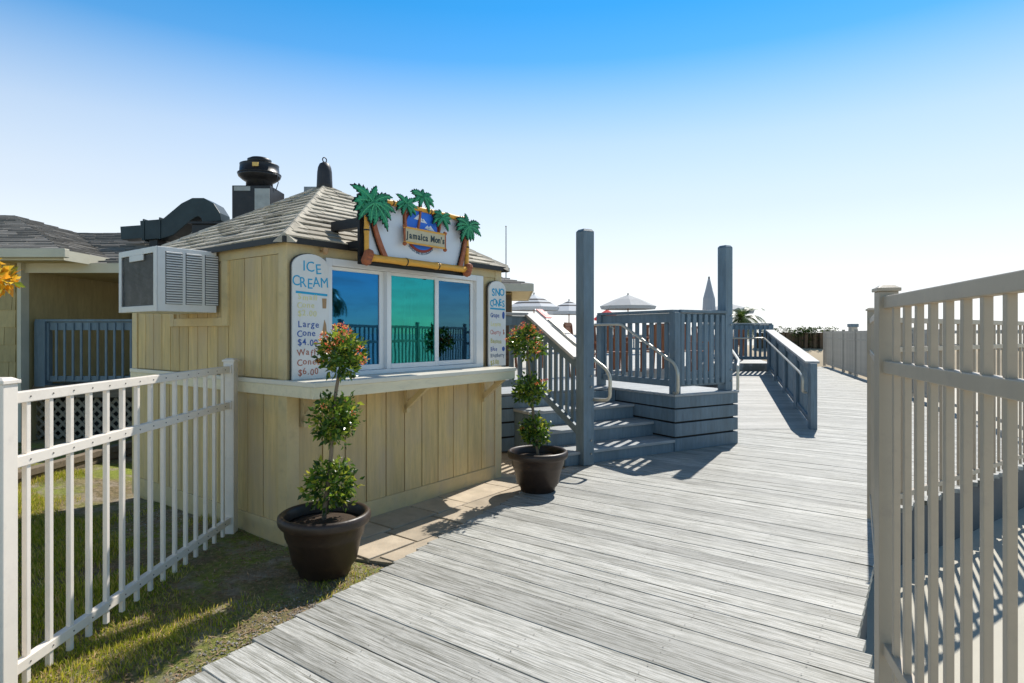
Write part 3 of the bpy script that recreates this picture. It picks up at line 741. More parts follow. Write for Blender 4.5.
def cut_palm(cx_, cz, Rr, foot, seed, tw, y=-0.05, nf=9):
    rn = random.Random(seed)
    # trunk
    tk = MB(); bt = MB(); n = 8
    fx, fz = foot
    for i in range(n):
        f0, f1 = i / n, (i + 1) / n
        def P(f): return (cx_ + (fx - cx_) * (f ** 1.7), cz + (fz - cz) * f)
        (xa, za), (xb, zb) = P(f0), P(f1); wa, wb = tw * (0.62 + 0.45 * f0), tw * (0.62 + 0.45 * f1)
        tk.hexa([(xa - wa, y + 0.01, za), (xa + wa, y + 0.01, za), (xb + wb, y + 0.01, zb), (xb - wb, y + 0.01, zb), (xa - wa, y + 0.03, za), (xa + wa, y + 0.03, za), (xb + wb, y + 0.03, zb), (xb - wb, y + 0.03, zb)])
        e = tw * 0.35
        bt.hexa([(xa - wa - e, y + 0.031, za), (xa + wa + e, y + 0.031, za), (xb + wb + e, y + 0.031, zb), (xb - wb - e, y + 0.031, zb), (xa - wa - e, y + 0.04, za), (xa + wa + e, y + 0.04, za), (xb + wb + e, y + 0.04, zb), (xb - wb - e, y + 0.04, zb)])
    t_ = tk.build('palm_trunk', 'signtrunk', SG); bt.build('trunk_outline', 'black', t_)
    angs = [R(a) for a in (92, 55, 128, 28, 152, 5, 176, -25, 205, -55, 235)][:nf]
    for i, a in enumerate(angs):
        a += rn.uniform(-0.12, 0.12); L = Rr * rn.uniform(0.85, 1.05) * (0.62 if abs(math.cos(a)) < 0.3 and math.sin(a) > 0 else 0.8 if math.sin(a) < -0.5 else 1)
        dr_ = rn.uniform(0.7, 1.2) if abs(math.cos(a)) > 0.35 else rn.uniform(0.1, 0.5)
        yy = y - 0.004 * (i % 3) - 0.002 * i
        f_ = MB(); up, lo = frond(cx_, cz, a, L, Rr * 0.19, dr_); frond_mesh(f_, up, lo, yy, yy + 0.012)
        fo = f_.build('palm_frond', 'frond', SG)
        if L > 0.13:
            h_ = MB(); mid = [((u[0] * .55 + l[0] * .45), (u[1] * .55 + l[1] * .45)) for u, l in zip(up, lo)]
            for q0, q1 in list(zip(mid, mid[1:]))[1:-2]: h_.bar((q0[0], yy - 0.001, q0[1]), (q1[0], yy - 0.001, q1[1]), 0.002, 0.011, (-(q1[1] - q0[1]), 0, q1[0] - q0[0]))
            h_.build('frond_rib', 'frondlight', fo)
        g_ = MB(); up, lo = frond(cx_, cz, a, L * 1.07, Rr * 0.25, dr_); frond_mesh(g_, up, lo, yy + 0.0125, yy + 0.016)
        g_.build('frond_outline', 'black', fo)
cut_palm(0.655, 2.66, 0.245, (0.80, 2.245), 1, 0.024, nf=11)
cut_palm(1.845, 2.635, 0.195, (1.755, 2.245), 2, 0.022, nf=11)
ex, ez = 1.255, 2.53
MB().xz(disc(ex, ez, 0.215, 0.205, 40), -0.008, 0.0).build('emblem_ring', 'ringred', SG)
MB().xz(disc(ex, ez + 0.004, 0.195, 0.187, 40), -0.014, -0.0085).build('emblem_sky', 'skydisc', SG)
for (qx, qz, qr) in ((-0.045, 0.095, 0.05), (0.015, 0.075, 0.035), (0.105, 0.02, 0.042), (-0.07, -0.01, 0.03), (0.065, 0.025, 0.03)):
    MB().xz([(ex + qx - qr * 1.2, ez + qz - qr * 0.25), (ex + qx + qr * 1.3, ez + qz - qr * 0.35), (ex + qx + qr * 0.5, ez + qz + qr * 0.25), (ex + qx, ez + qz + qr * 0.75), (ex + qx - qr * 0.55, ez + qz + qr * 0.3)], -0.018, -0.0145).build('painted_cloud', 'cloudwhite', SG)
cut_palm(ex - 0.215, 2.715, 0.135, (ex - 0.20, 2.46), 3, 0.012, -0.035, 9)
cut_palm(ex - 0.02, 2.81, 0.15, (ex - 0.08, 2.45), 4, 0.010, -0.04, 9)
cut_palm(ex + 0.235, 2.665, 0.135, (ex + 0.19, 2.44), 5, 0.010, -0.035, 9)
bn = MB().xz([(ex - 0.255, 2.385), (ex + 0.255, 2.385), (ex + 0.255, 2.515), (ex - 0.255, 2.515)], -0.062, -0.052); bno = bn.build('banner', 'scroll', SG)
bo = MB()
bo.box(ex - 0.265, ex + 0.265, -0.066, -0.05, 2.507, 2.522); bo.box(ex - 0.265, ex + 0.265, -0.066, -0.05, 2.378, 2.393)
bo.build('banner_edge', 'bamboo', bno)
for qx in (-0.255, 0.255):
    rr_ = MB()
    rr_.tube([(ex + qx, -0.057, 2.37), (ex + qx, -0.057, 2.53)], 0.010, 8)
    for zz in (2.372, 2.526): rr_.lathe([(0.004, -0.018), (0.016, -0.01), (0.020, 0), (0.016, 0.01), (0.004, 0.018)], 8, (ex + qx, -0.057, zz))
    rr_.build('banner_rod', 'signtrunk', bno)
letters('lettering', "Jamaica Mon's", 0.082, ex, 2.424, -0.0635, 'ink', SG, 0.52, 0.0, 0.002, xs=0.87)
letters('lettering', 'BEACH BAR RESTAURANT', 0.030, ex, 2.305, -0.002, 'inkblue', SG, 0.60, 0.0, 0.0004, arc=0.235)

# ------------------------------------------------------------------ potted topiaries
def leaf_ball(mb, c, r, n, size, rnd, squash=1.0):
    for _ in range(n):
        d = V((rnd.gauss(0, 1), rnd.gauss(0, 1), rnd.gauss(0, 1))).normalized()
        rr = r * (rnd.random() ** 0.30) * rnd.uniform(0.86, 1.10) * (1 + 0.13 * math.sin(5 * d.x + 3 * d.z) * math.sin(4 * d.y + 2))
        p = V(c) + V((d.x * rr, d.y * rr, d.z * rr * squash))
        ax = (d + V((rnd.uniform(-1, 1), rnd.uniform(-1, 1), rnd.uniform(-0.9, 1.1))) * 0.9).normalized()
        sd = ax.cross(V((rnd.uniform(-1, 1), rnd.uniform(-1, 1), rnd.uniform(-1, 1)))).normalized()
        nn = ax.cross(sd); L = size * rnd.uniform(0.45, 1.45); w = L * 0.27
        b_ = mb.bm.verts.new(p); t_ = mb.bm.verts.new(p + ax * L - nn * L * 0.12)
        m1 = mb.bm.verts.new(p + ax * L * 0.45 + sd * w + nn * w * 0.35); m2 = mb.bm.verts.new(p + ax * L * 0.45 - sd * w + nn * w * 0.35)
        mm = mb.bm.verts.new(p + ax * L * 0.5)
        mb.bm.faces.new((b_, m1, mm)); mb.bm.faces.new((m1, t_, mm)); mb.bm.faces.new((b_, mm, m2)); mb.bm.faces.new((mm, t_, m2))
POTPROF = [(0.155, 0.0), (0.172, 0.01), (0.182, 0.06), (0.196, 0.063), (0.200, 0.085), (0.214, 0.09), (0.245, 0.24), (0.252, 0.245), (0.256, 0.262), (0.262, 0.27), (0.272, 0.335), (0.296, 0.345), (0.306, 0.36), (0.310, 0.385),
           (0.306, 0.408), (0.290, 0.42), (0.272, 0.415), (0.262, 0.395), (0.255, 0.345)]
def flower_mesh():
    mb = MB(); rn = random.Random(5)
    leaf_ball(mb, (0, 0, 0), 0.028, 26, 0.026, rn)
    me = bpy.data.meshes.new('flower_cluster'); mb.bm.to_mesh(me); mb.bm.free(); me.materials.append(M['flower']); return me
FM = flower_mesh()
def topiary(label, loc, rz, seed, balls, lean, nflow):
    rn = random.Random(seed)
    t = thing('potted_topiary', label, 'potted plant', loc, rz, 'three ball topiaries in brown pots')
    p = MB().lathe(POTPROF, 56, cap=False); p.bm.faces.new([v for v in p.bm.verts][:56][::-1])
    p.build('pot', 'pot', t, smooth=True)
    s = MB(); s.lathe([(0.262, 0.34), (0.18, 0.352), (0.06, 0.362), (0.002, 0.365)], 32); s.build('soil', 'soil', t, smooth=True)
    st = []; n = 14
    for i in range(n + 1):
        f = i / n; st.append((lean[0] * f ** 1.3 + 0.008 * math.sin(f * 9 + seed), lean[1] * f, 0.33 + f * (balls[-1][1] - 0.33)))
    MB().tube(st, [0.017 - 0.006 * i / n for i in range(n + 1)], 9).build('trunk', 'bark', t, smooth=True)
    for i, (dx, z, r, n_, sq) in enumerate(balls):
        m_ = MB(); f = (z - 0.33) / (balls[-1][1] - 0.33)
        c = (lean[0] * f ** 1.3 + dx, lean[1] * f, z); leaf_ball(m_, c, r * 0.86, int(n_ * 0.5), 0.046, rn, sq)
        for k_ in range(7):
            d = V((rn.gauss(0, 1), rn.gauss(0, 1), rn.gauss(0, 0.9))).normalized(); leaf_ball(m_, V(c) + d * r * rn.uniform(0.5, 0.72), r * rn.uniform(0.34, 0.5), int(n_ * 0.065), 0.044, rn)
        for _ in range(9):       # loose sprigs
            d = V((rn.gauss(0, 1), rn.gauss(0, 1), rn.gauss(0, 1))).normalized(); leaf_ball(m_, V(c) + d * r * 1.04, r * 0.22, 9, 0.036, rn)
        fo = m_.build('foliage', 'leaf', t)
        if i == len(balls) - 1:
            for k in range(nflow):
                a = rn.uniform(0, 2 * math.pi); e = rn.uniform(0.0, 1.45) if k % 4 else rn.uniform(-0.4, 0.4)
                q = V((math.cos(a) * math.cos(e), math.sin(a) * math.cos(e), math.sin(e))) * r * rn.uniform(0.92, 1.14)
                fl = link_mesh('flower_cluster', FM, None, fo, loc=V(c) + q); fl.rotation_euler = (rn.uniform(0, 6), rn.uniform(0, 6), 0); s_ = rn.uniform(0.5, 1.0); fl.scale = (s_, s_, s_)
        elif i == 1 or i == 0:
            for k in range(3 if i else 1):
                a = rn.uniform(0, 6.28); q = V((math.cos(a), math.sin(a), rn.uniform(-0.3, 0.6))) * r
                fl = link_mesh('flower_cluster', FM, None, fo, loc=V(c) + q); fl.scale = (0.55,) * 3
    return t
topiary('flowering topiary in the big brown pot nearest the camera, below the menu board', (-1.285, 4.19, -0.045), 0.3, 11,
        [(0.03, 0.60, 0.172, 950, 1.0), (0.0, 1.055, 0.170, 950, 0.95), (0.0, 1.505, 0.166, 950, 1.08)], (0.11, 0.0), 16)
topiary('flowering topiary in the brown pot farther off, between kiosk corner and stairs', (0.262, 6.22, -0.012), 1.9, 23,
        [(0.0, 0.62, 0.160, 850, 1.0), (0.03, 1.035, 0.172, 920, 0.9), (0.0, 1.51, 0.178, 920, 1.0)], (0.06, 0.10), 18)

# ------------------------------------------------------------------ fences
def fence_run(root, L, rails, pick, pk, zb, zt, pw, mat, post=None, screws=True, rail_h=0.045, rail_d=0.035, first=None, group_rails=True):
    """a panel along local x: rails, pickets and posts, each a part"""
    for z in rails:
        r_ = MB().box(0.0, L, -rail_d / 2, rail_d / 2, z - rail_h / 2, z + rail_h / 2).build('rail', mat, root, bevel=0.004)
        if screws:
            s_ = MB(); n = int(round(L / pick))
            for i in range(1, n):
                x = i * pick
                for sgn in (1, -1): s_.tube([(x, sgn * rail_d / 2, z), (x, sgn * (rail_d / 2 + 0.003), z)], 0.0042, 7)
            s_.build('screws', 'screw', r_)
    base = None
    n = int(round(L / pick))
    for i in range(1, n):
        x = i * L / n
        if base is None: base = MB().box(-pw / 2, pw / 2, -pk / 2, pk / 2, zb, zt).build('picket', mat, root, bevel=0.003, loc=(x, 0, 0))
        else: dup_part(base, root, (x, 0, 0))
def fence_post(root, x, z0, z1, w, mat, cap=True):
    p = MB().box(x - w / 2, x + w / 2, -w / 2, w / 2, z0, z1).build('post', mat, root, bevel=0.004)
    if cap:
        c = MB(); e = w / 2 + 0.008
        c.box(x - e, x + e, -e, e, z1, z1 + 0.016)
        c.hexa([(x - e + .004, -e + .004, z1 + 0.016), (x + e - .004, -e + .004, z1 + 0.016), (x + e - .004, e - .004, z1 + 0.016), (x - e + .004, e - .004, z1 + 0.016),
                (x - e * 0.55, -e * 0.55, z1 + 0.028), (x + e * 0.55, -e * 0.55, z1 + 0.028), (x + e * 0.55, e * 0.55, z1 + 0.028), (x - e * 0.55, e * 0.55, z1 + 0.028)])
        c.build('cap', mat, p, bevel=0.002)
    return p
A = V((-2.262, 2.70, 0)); B = V((-2.315, 5.02, 0)); d = B - A
f1 = thing('picket_fence', 'white metal picket fence on the grass, ending beside the kiosk corner', 'fence', A, math.atan2(d.y, d.x))
L1 = d.length
fence_post(f1, 0, -0.1, 1.375, 0.085, 'fence_white'); fence_post(f1, L1, -0.1, 1.365, 0.085, 'fence_white')
sub = f1
fence_run(f1, L1, (0.07, 1.012, 1.305), 0.145, 0.024, -0.03, 1.283, 0.027, 'fence_white', rail_d=0.04, rail_h=0.052)
for z in (1.305, 1.012):
    MB().box(-0.055, 0.0, 0.043, 0.065, z - 0.035, z + 0.035).build('rail_bracket', 'fence_white', f1, bevel=0.003)
    MB().box(L1 - 0.06, L1 - 0.043, -0.03, 0.03, z - 0.035, z + 0.035).build('rail_bracket', 'fence_white', f1, bevel=0.003)
f1b = thing('picket_fence', 'white metal picket fence panel that turns away at the left edge', 'fence', A + V((-0.02, 0, 0)), math.pi * 0.985)
fence_run(f1b, 2.3, (0.07, 1.012, 1.305), 0.145, 0.024, -0.03, 1.283, 0.027, 'fence_white', rail_d=0.04, rail_h=0.052)
fence_post(f1b, 2.3, -0.1, 1.375, 0.085, 'fence_white')

G = V((1.675, 2.73, 0)); gd = V((-0.285, -0.958, 0))
gt = thing('fence_gate', 'tall beige metal gate standing open in the right foreground', 'gate', G, math.atan2(gd.y, gd.x))
fence_post(gt, 0, -0.55, 1.785, 0.078, 'fence_beige')
fence_run(gt, 1.95, (0.20, 1.45, 1.735), 0.138, 0.026, 0.06, 1.715, 0.028, 'fence_beige', screws=False, rail_h=0.055, rail_d=0.045)
fence_post(gt, 1.95, -0.1, 1.765, 0.06, 'fence_beige')
fl_ = V((3.1, 5.25, 0)) - G
f3 = thing('picket_fence', 'beige fence panel seen edge on behind the open gate post', 'fence', G + fl_.normalized() * 0.06, math.atan2(fl_.y, fl_.x))
fence_run(f3, fl_.length - 0.1, (0.20, 1.435, 1.70), 0.145, 0.026, 0.03, 1.68, 0.028, 'fence_beige', screws=False, rail_d=0.04)
pd = V((7.35, 8.18, 0)) - V((3.1, 5.25, 0))
f4 = thing('picket_fence', 'beige picket fence along the raised deck edge beyond the gate', 'fence', V((3.1, 5.25, 0)), math.atan2(pd.y, pd.x))
fence_post(f4, 0, -0.1, 1.79, 0.06, 'fence_beige')
nseg = 2; sl = pd.length / nseg
for i in range(nseg):
    for z in (0.12, 1.45, 1.715):
        MB().box(i * sl + 0.03, (i + 1) * sl - 0.03, -0.018, 0.018, z - 0.024, z + 0.024).build('rail', 'fence_beige', f4, bevel=0.003)
    fence_post(f4, (i + 1) * sl, -0.1, 1.79, 0.06, 'fence_beige')
base = None; x = 0.14
while x < pd.length - 0.05:
    if base is None: base = MB().box(-0.0135, 0.0135, -0.013, 0.013, 0.03, 1.70).build('picket', 'fence_beige', f4, bevel=0.003, loc=(x, 0, 0))
    else: dup_part(base, f4, (x, 0, 0))
    x += 0.14
fp = [V((7.35, 8.18, 0)), V((11.8, 20, 0)), V((15.26, 29.8, 0))]
f5 = thing('picket_fence', 'long weathered beige fence along the far right side of the boardwalk', 'fence', fp[0], 0)
for a, b in ((fp[0], fp[1]), (fp[1], fp[2])):
    dd = b - a; Lf = dd.length; dn = dd.normalized(); n = int(Lf / 2.45)
    for z in (0.16, 1.35, 1.62): MB().bar(a - fp[0] + V((0, 0, z)), b - fp[0] + V((0, 0, z)), 0.04, 0.06).build('rail', 'fence_far', f5)
    for i in range(n + 1):
        p = a + dn * (i * Lf / n) - fp[0]
        if i == 0 and a is fp[1]: continue
        MB().box(p.x - 0.045, p.x + 0.045, p.y - 0.045, p.y + 0.045, 0, 1.74).build('post', 'fence_far', f5, bevel=0.006)
tot = (fp[1] - fp[0]).length + (fp[2] - fp[1]).length; npk = 98; base = None
for i in range(npk):
    s = 4.5 + (tot - 4.6) * i / (npk - 1); l0 = (fp[1] - fp[0]).length
    p = fp[0].lerp(fp[1], s / l0) if s < l0 else fp[1].lerp(fp[2], (s - l0) / (tot - l0))
    rz = math.atan2((fp[1] - fp[0]).y, (fp[1] - fp[0]).x)
    if base is None:
        base = MB().box(-0.085, 0.085, -0.012, 0.012, 0.10, 1.68).build('picket', 'fence_far', f5, loc=p - fp[0]); base.rotation_euler = (0, 0, rz)
    else: dup_part(base, f5, p - fp[0], (0, 0, rz))
pc = thing('piling', 'dark square piling top rising above the far fence', 'post', (13.75, 24.6, 0))
MB().box(-0.12, 0.12, -0.12, 0.12, -0.6, 1.84).build('shaft', 'fence_far', pc); MB().box(-0.15, 0.15, -0.15, 0.15, 1.841, 1.97).build('cap', 'blue', pc)

# ------------------------------------------------------------------ platform, stairs
PT = thing('deck_platform', 'raised blue grey wooden platform with four steps and slatted skirt', 'platform', P0, PROT)
PZ = 0.77; rz_ = (0.165, 0.365, 0.568); TD = 0.40; SX = 1.54; FX = 2.76
def skirt_run(mb, x0, x1, y, sides=None, out=-1):
    zs = [(0.0, 0.175), (0.20, 0.375), (0.40, 0.565), (0.585, 0.735)]
    for a, b in zs: mb.box(x0, x1, *(sorted((y, y + out * 0.022))), a, b)
mb = MB(); skirt_run(mb, -3.6, -0.28, 3 * TD + 0.0); mb.build('skirt', 'blue', PT, bevel=0.004)
mb = MB(); skirt_run(mb, SX, FX, 0.0)
for a, b in [(0.0, 0.175), (0.20, 0.375), (0.40, 0.565), (0.585, 0.735)]:
    mb.box(SX - 0.022, SX, -0.02, 3 * TD, a, b); mb.box(FX, FX + 0.022, -0.02, 1.4, a, b)
mb.build('skirt', 'blue', PT, bevel=0.004)
MB().prism([(SX + 0.02, 0.03), (FX - 0.02, 0.03), (FX - 0.02, 3.4), (-3.5, 3.4), (-3.5, 3 * TD + 0.03), (SX + 0.02, 3 * TD + 0.03)], 0.0, 0.73).build('frame', 'void_shade', PT)  # solid near-black fill paints the shade behind the skirt slats
fl = MB(); y = -0.03
while y < 3.5:
    x0 = SX - 0.03 if y < 3 * TD - 0.05 else -3.6
    fl.box(x0, FX + 0.04, y, y + 0.138, 0.737, PZ); y += 0.144
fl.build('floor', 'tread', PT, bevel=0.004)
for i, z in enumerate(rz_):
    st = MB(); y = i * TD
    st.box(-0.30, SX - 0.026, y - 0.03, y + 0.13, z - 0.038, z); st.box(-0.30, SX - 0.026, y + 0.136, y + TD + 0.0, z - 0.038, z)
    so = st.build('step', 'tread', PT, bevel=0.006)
    z0 = 0.0 if i == 0 else rz_[i - 1] + 0.002
    MB().box(-0.28, SX - 0.026, y, y + 0.02, z0, z - 0.039).build('riser', 'blue', so)
MB().box(-0.28, SX - 0.026, 3 * TD + 0.001, 3 * TD + 0.02, rz_[2] + 0.002, 0.735).build('riser', 'blue', PT)
sd = MB()
for i, z in enumerate(rz_): sd.box(-0.275, -0.25, i * TD + 0.021, (i + 1) * TD, 0.0, z - 0.04)
sd.build('stringer', 'blue', PT)
# patio behind, at the same height
pq = [(-14, 12.8), (-1.9, 9.3)]
pts = [pl(-3.5, 3.42), pl(FX + 0.02, 3.42), V((5.55, 16.75, 0)), V((7.15, 16.75, 0)), V((9.8, 27.0, 0)), V((-9, 27.0, 0)), V((-9, 14.0, 0))]
pts = [pl(-3.5, 3.42), pl(FX + 0.02, 3.42), V((5.50, 16.75, 0)), V((7.15, 16.75, 0)), V((9.8, 27.0, 0)), V((-6, 27.0, 0))]
struct(MB().prism([(p.x, p.y) for p in pts], -0.6, 0.768).build('patio', 'ramp'))

def tall_post(label, p, q, z0, z1, w=0.15):
    t = thing('tall_post', label, 'post', pl(p, q, z0), PROT, 'tall square timber posts')
    h = z1 - z0
    m_ = MB(); m_.box(-w / 2, w / 2, -w / 2, w / 2, 0, h); e = w / 2
    m_.build('shaft', 'blue', t, bevel=0.008)
    c = MB(); c.hexa([(-e, -e, h + 0.001), (e, -e, h + 0.001), (e, e, h + 0.001), (-e, e, h + 0.001), (-e * .72, -e * .72, h + 0.03), (e * .72, -e * .72, h + 0.03), (e * .72, e * .72, h + 0.03), (-e * .72, e * .72, h + 0.03)])
    c.build('cap', 'blue', t)
    for zz in (0.14, 0.30, 0.95, 1.08):
        if zz < h: MB().tube([(0.03, -e, zz), (0.03, -e - 0.012, zz)], 0.012, 8).build('bolt', 'galv', t)
    return t
tall_post('tallest blue grey square post at the foot of the stairs', 0.0, -0.02, 0.0, 2.83, 0.16)
tall_post('blue grey square post at the right front corner of the platform', FX - 0.12, 0.09, PZ, 2.84, 0.15)

def railing(root, a, b, h, n, mat='blue', cap=('bluecap', 0.14, 0.035), bot=0.10, bw_=0.065, bt=0.03, toprail=True, posts=(), pw=0.09):
    """a, b: base points in the root's space (may slope)"""
    a, b = V(a), V(b); dz = V((0, 0, 1))
    d = b - a; rz = math.atan2(d.y, d.x)
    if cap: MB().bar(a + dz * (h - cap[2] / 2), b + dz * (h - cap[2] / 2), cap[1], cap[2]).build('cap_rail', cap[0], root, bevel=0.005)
    if toprail: MB().bar(a + dz * (h - 0.035 - 0.075), b + dz * (h - 0.035 - 0.075), 0.04, 0.13).build('top_rail', mat, root, bevel=0.004)
    MB().bar(a + dz * (bot + 0.04), b + dz * (bot + 0.04), 0.04, 0.09).build('bottom_rail', mat, root, bevel=0.004)
    base = None
    for i in range(n):
        p = a.lerp(b, (i + 0.5) / n)
        if base is None:
            base = MB().box(-bw_ / 2, bw_ / 2, -0.022 - bt, -0.022, bot + 0.02, h - 0.06).build('baluster', mat, root, bevel=0.003, loc=p); base.rotation_euler = (0, 0, rz)
        else: dup_part(base, root, p, (0, 0, rz))
    for f in posts:
        p = a.lerp(b, f)
        MB().box(p.x - pw / 2, p.x + pw / 2, p.y - pw / 2, p.y + pw / 2, p.z - 0.02, p.z + h - 0.036).build('post', mat, root, bevel=0.005)
rr = thing('platform_railing', 'blue grey balustrade around the right side of the platform, with flat top rail', 'railing', P0 + V((0, 0, PZ)), PROT)
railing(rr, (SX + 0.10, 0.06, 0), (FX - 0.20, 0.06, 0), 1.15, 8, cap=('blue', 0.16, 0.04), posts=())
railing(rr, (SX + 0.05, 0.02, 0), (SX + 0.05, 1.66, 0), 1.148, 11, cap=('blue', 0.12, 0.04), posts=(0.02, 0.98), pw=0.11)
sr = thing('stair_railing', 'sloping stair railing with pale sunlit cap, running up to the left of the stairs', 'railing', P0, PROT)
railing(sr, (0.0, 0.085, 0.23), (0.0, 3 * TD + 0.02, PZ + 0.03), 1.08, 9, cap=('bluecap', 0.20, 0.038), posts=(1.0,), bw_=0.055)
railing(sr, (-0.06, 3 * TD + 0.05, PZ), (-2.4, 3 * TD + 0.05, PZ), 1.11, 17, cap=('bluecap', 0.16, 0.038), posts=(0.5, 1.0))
nb = thing('notice_board', 'sloping board with red notice and dark photo strip on the stair rail', 'sign', P0, PROT)
sl_ = V((0, 3 * TD + 0.02 - 0.085, PZ + 0.03 - 0.23)); s0 = V((0.215, 0.085, 0.23 + 1.065)); upn = sl_.cross(V((1, 0, 0))).normalized() * -1
if upn.z < 0: upn = -upn
def on_slope(f0, f1, w, x, lift, name, mat, parent, th=0.01):
    a = s0 + sl_ * f0 + V((x, 0, 0)) + upn * lift; b = s0 + sl_ * f1 + V((x, 0, 0)) + upn * lift
    return MB().bar(a, b, w, th, upn).build(name, mat, parent)
on_slope(0.18, 1.12, 0.12, 0.0, 0.0, 'panel', 'whiteboard', nb, 0.02)
on_slope(0.88, 1.10, 0.10, 0.0, 0.016, 'red_notice', 'redsign', nb)
on_slope(0.93, 1.05, 0.02, 0.0, 0.023, 'notice_writing', 'whiteboard', nb, 0.003)
on_slope(0.50, 0.84, 0.10, 0.0, 0.016, 'photo_strip', 'photostrip', nb)
on_slope(0.22, 0.48, 0.10, 0.0, 0.016, 'blue_strip', 'bluestrip', nb)

def smooth_path(pts, k=4):
    out = [V(pts[0])]
    for i in range(1, len(pts) - 1):
        p0, p1, p2 = V(pts[i - 1]), V(pts[i]), V(pts[i + 1])
        r = min(0.07, (p1 - p0).length * 0.45, (p2 - p1).length * 0.45)
        a = p1 + (p0 - p1).normalized() * r; b = p1 + (p2 - p1).normalized() * r
        for j in range(k + 1):
            t = j / k; out.append(a * (1 - t) ** 2 + p1 * 2 * t * (1 - t) + b * t * t)
    out.append(V(pts[-1])); return out
hr = thing('handrail', 'bent metal tube handrail on the right side of the stairs', 'handrail', P0, PROT, 'metal tube handrails')
hx = SX - 0.08
MB().tube(smooth_path([(hx, 1.62, 1.73), (hx, 1.0, 1.73), (hx, -0.06, 1.20), (hx, -0.13, 1.08), (hx, -0.13, 0.80), (hx + 0.08, 0.02, 0.785)]), 0.021, 10).build('tube', 'galvlight', hr, smooth=True)
for q_, z_ in ((0.12, 1.26), (1.25, 1.70)): MB().tube([(hx, q_, z_), (hx + 0.07, q_, z_ - 0.03)], 0.011, 8).build('bracket', 'galvlight', hr)
hl = thing('handrail', 'bent metal tube handrail behind the tallest post, left of the steps', 'handrail', P0, PROT, 'metal tube handrails')
hx = 0.16
MB().tube(smooth_path([(hx, 1.0, 1.70), (hx, 0.75, 1.62), (hx, -0.22, 1.17), (hx, -0.30, 1.08), (hx, -0.30, 0.80), (hx - 0.10, -0.06, 0.79)]), 0.021, 10).build('tube', 'galvlight', hl, smooth=True)
MB().tube([(hx, -0.02, 1.25), (0.06, -0.02, 1.22)], 0.011, 8).build('bracket', 'galvlight', hl)

# ramp
RA = V((3.30, 8.95, 0)); RD = V((0.298, 0.954, 0)).normalized()
near_r = V((5.0, 10.15, 0)); far_r = near_r + RD * 6.75
near_l = V((3.62, 10.15, 0)); far_l = near_l + RD * 6.75
rb = MB(); n = 48; rise = 0.56
for i in range(n):
    f0, f1 = i / n, (i + 0.96) / n
    z0, z1 = 0.006 + rise * f0, 0.006 + rise * f1
    a, b, c, d_ = near_l.lerp(far_l, f0), near_r.lerp(far_r, f0), near_r.lerp(far_r, f1), near_l.lerp(far_l, f1)
    rb.hexa([a + V((0, 0, z0 - 0.035)), b + V((0, 0, z0 - 0.035)), c + V((0, 0, z1 - 0.035)), d_ + V((0, 0, z1 - 0.035)), a + V((0, 0, z0)), b + V((0, 0, z0)), c + V((0, 0, z1)), d_ + V((0, 0, z1))])
struct(rb.build('ramp', 'ramp'))
rsd = MB()
for (p, q) in ((near_l, far_l), (near_r, far_r)):
    s_ = V((0.954, -0.298, 0)) * 0.02
    rsd.hexa([p - s_, p + s_, q + s_, q - s_, p - s_ + V((0, 0, 0.001)), p + s_ + V((0, 0, 0.001)), q + s_ + V((0, 0, rise - 0.02)), q - s_ + V((0, 0, rise - 0.02))])
struct(rsd.build('ramp_side', 'blue'))
rg = thing('ramp_railing', 'long blue grey railing with pale flat cap along the right of the ramp', 'railing', near_r, 0)
railing(rg, (0, 0, 0), far_r - near_r + V((0, 0, rise)), 1.13, 40, cap=('bluecap', 0.22, 0.04), posts=(0.0, 0.25, 0.5, 0.75, 1.0), pw=0.11, bot=0.06, bw_=0.07)
hh = thing('handrail', 'metal tube handrail sloping along the ramp railing', 'handrail', near_r, 0, 'metal tube handrails')
o_ = V((-0.14, 0.05, 0)); fr_ = far_r - near_r
MB().tube(smooth_path([fr_ * 0.97 + V((-1.4, 0.15, rise + 0.90)), fr_ * 0.97 + o_ + V((0, 0, rise + 0.90)), o_ + fr_ * 0.05 + V((0, 0, 0.93)), o_ + fr_ * 0.0 + V((0, 0, 0.88)), o_ + V((0, 0, 0.62)), V((-0.05, 0.12, 0.60))]), 0.024, 10).build('tube', 'galvlight', hh, smooth=True)
h2 = thing('handrail', 'short metal tube handrail at the platform corner beside the ramp', 'handrail', V((3.30, 8.95, 0)), 0, 'metal tube handrails')
MB().tube(smooth_path([RD * 2.6 + V((0, 0, 1.35)), RD * 0.4 + V((0.05, 0, 1.18)), V((0.05, 0.1, 1.1)), V((0.05, 0.1, 0.72)), V((-0.03, 0.3, 0.70))]), 0.021, 10).build('tube', 'galvlight', h2, smooth=True)
MB().tube([RD * 2.0 + V((0.0, 0, 1.31)), RD * 2.0 + V((0, 0, 0.05))], 0.02, 8).build('post', 'galvlight', h2)
lr = thing('landing_railing', 'short blue grey railing across the top of the ramp', 'railing', V((5.2, 16.82, PZ)), 0)
railing(lr, (0, 0, 0), (1.95, 0.0, 0), 1.10, 15, cap=('blue', 0.14, 0.04), posts=(0.0, 0.5, 1.0))
# back railing of the patio
br_ = thing('patio_railing', 'distant blue grey railing along the back edge of the patio', 'railing', V((-3, 26.6, PZ)), 0)
railing(br_, (0, 0, 0), (12.3, 0, 0), 0.75, 60, cap=('blue', 0.1, 0.04), posts=(0.0, 0.2, 0.4, 0.6, 0.8, 1.0))

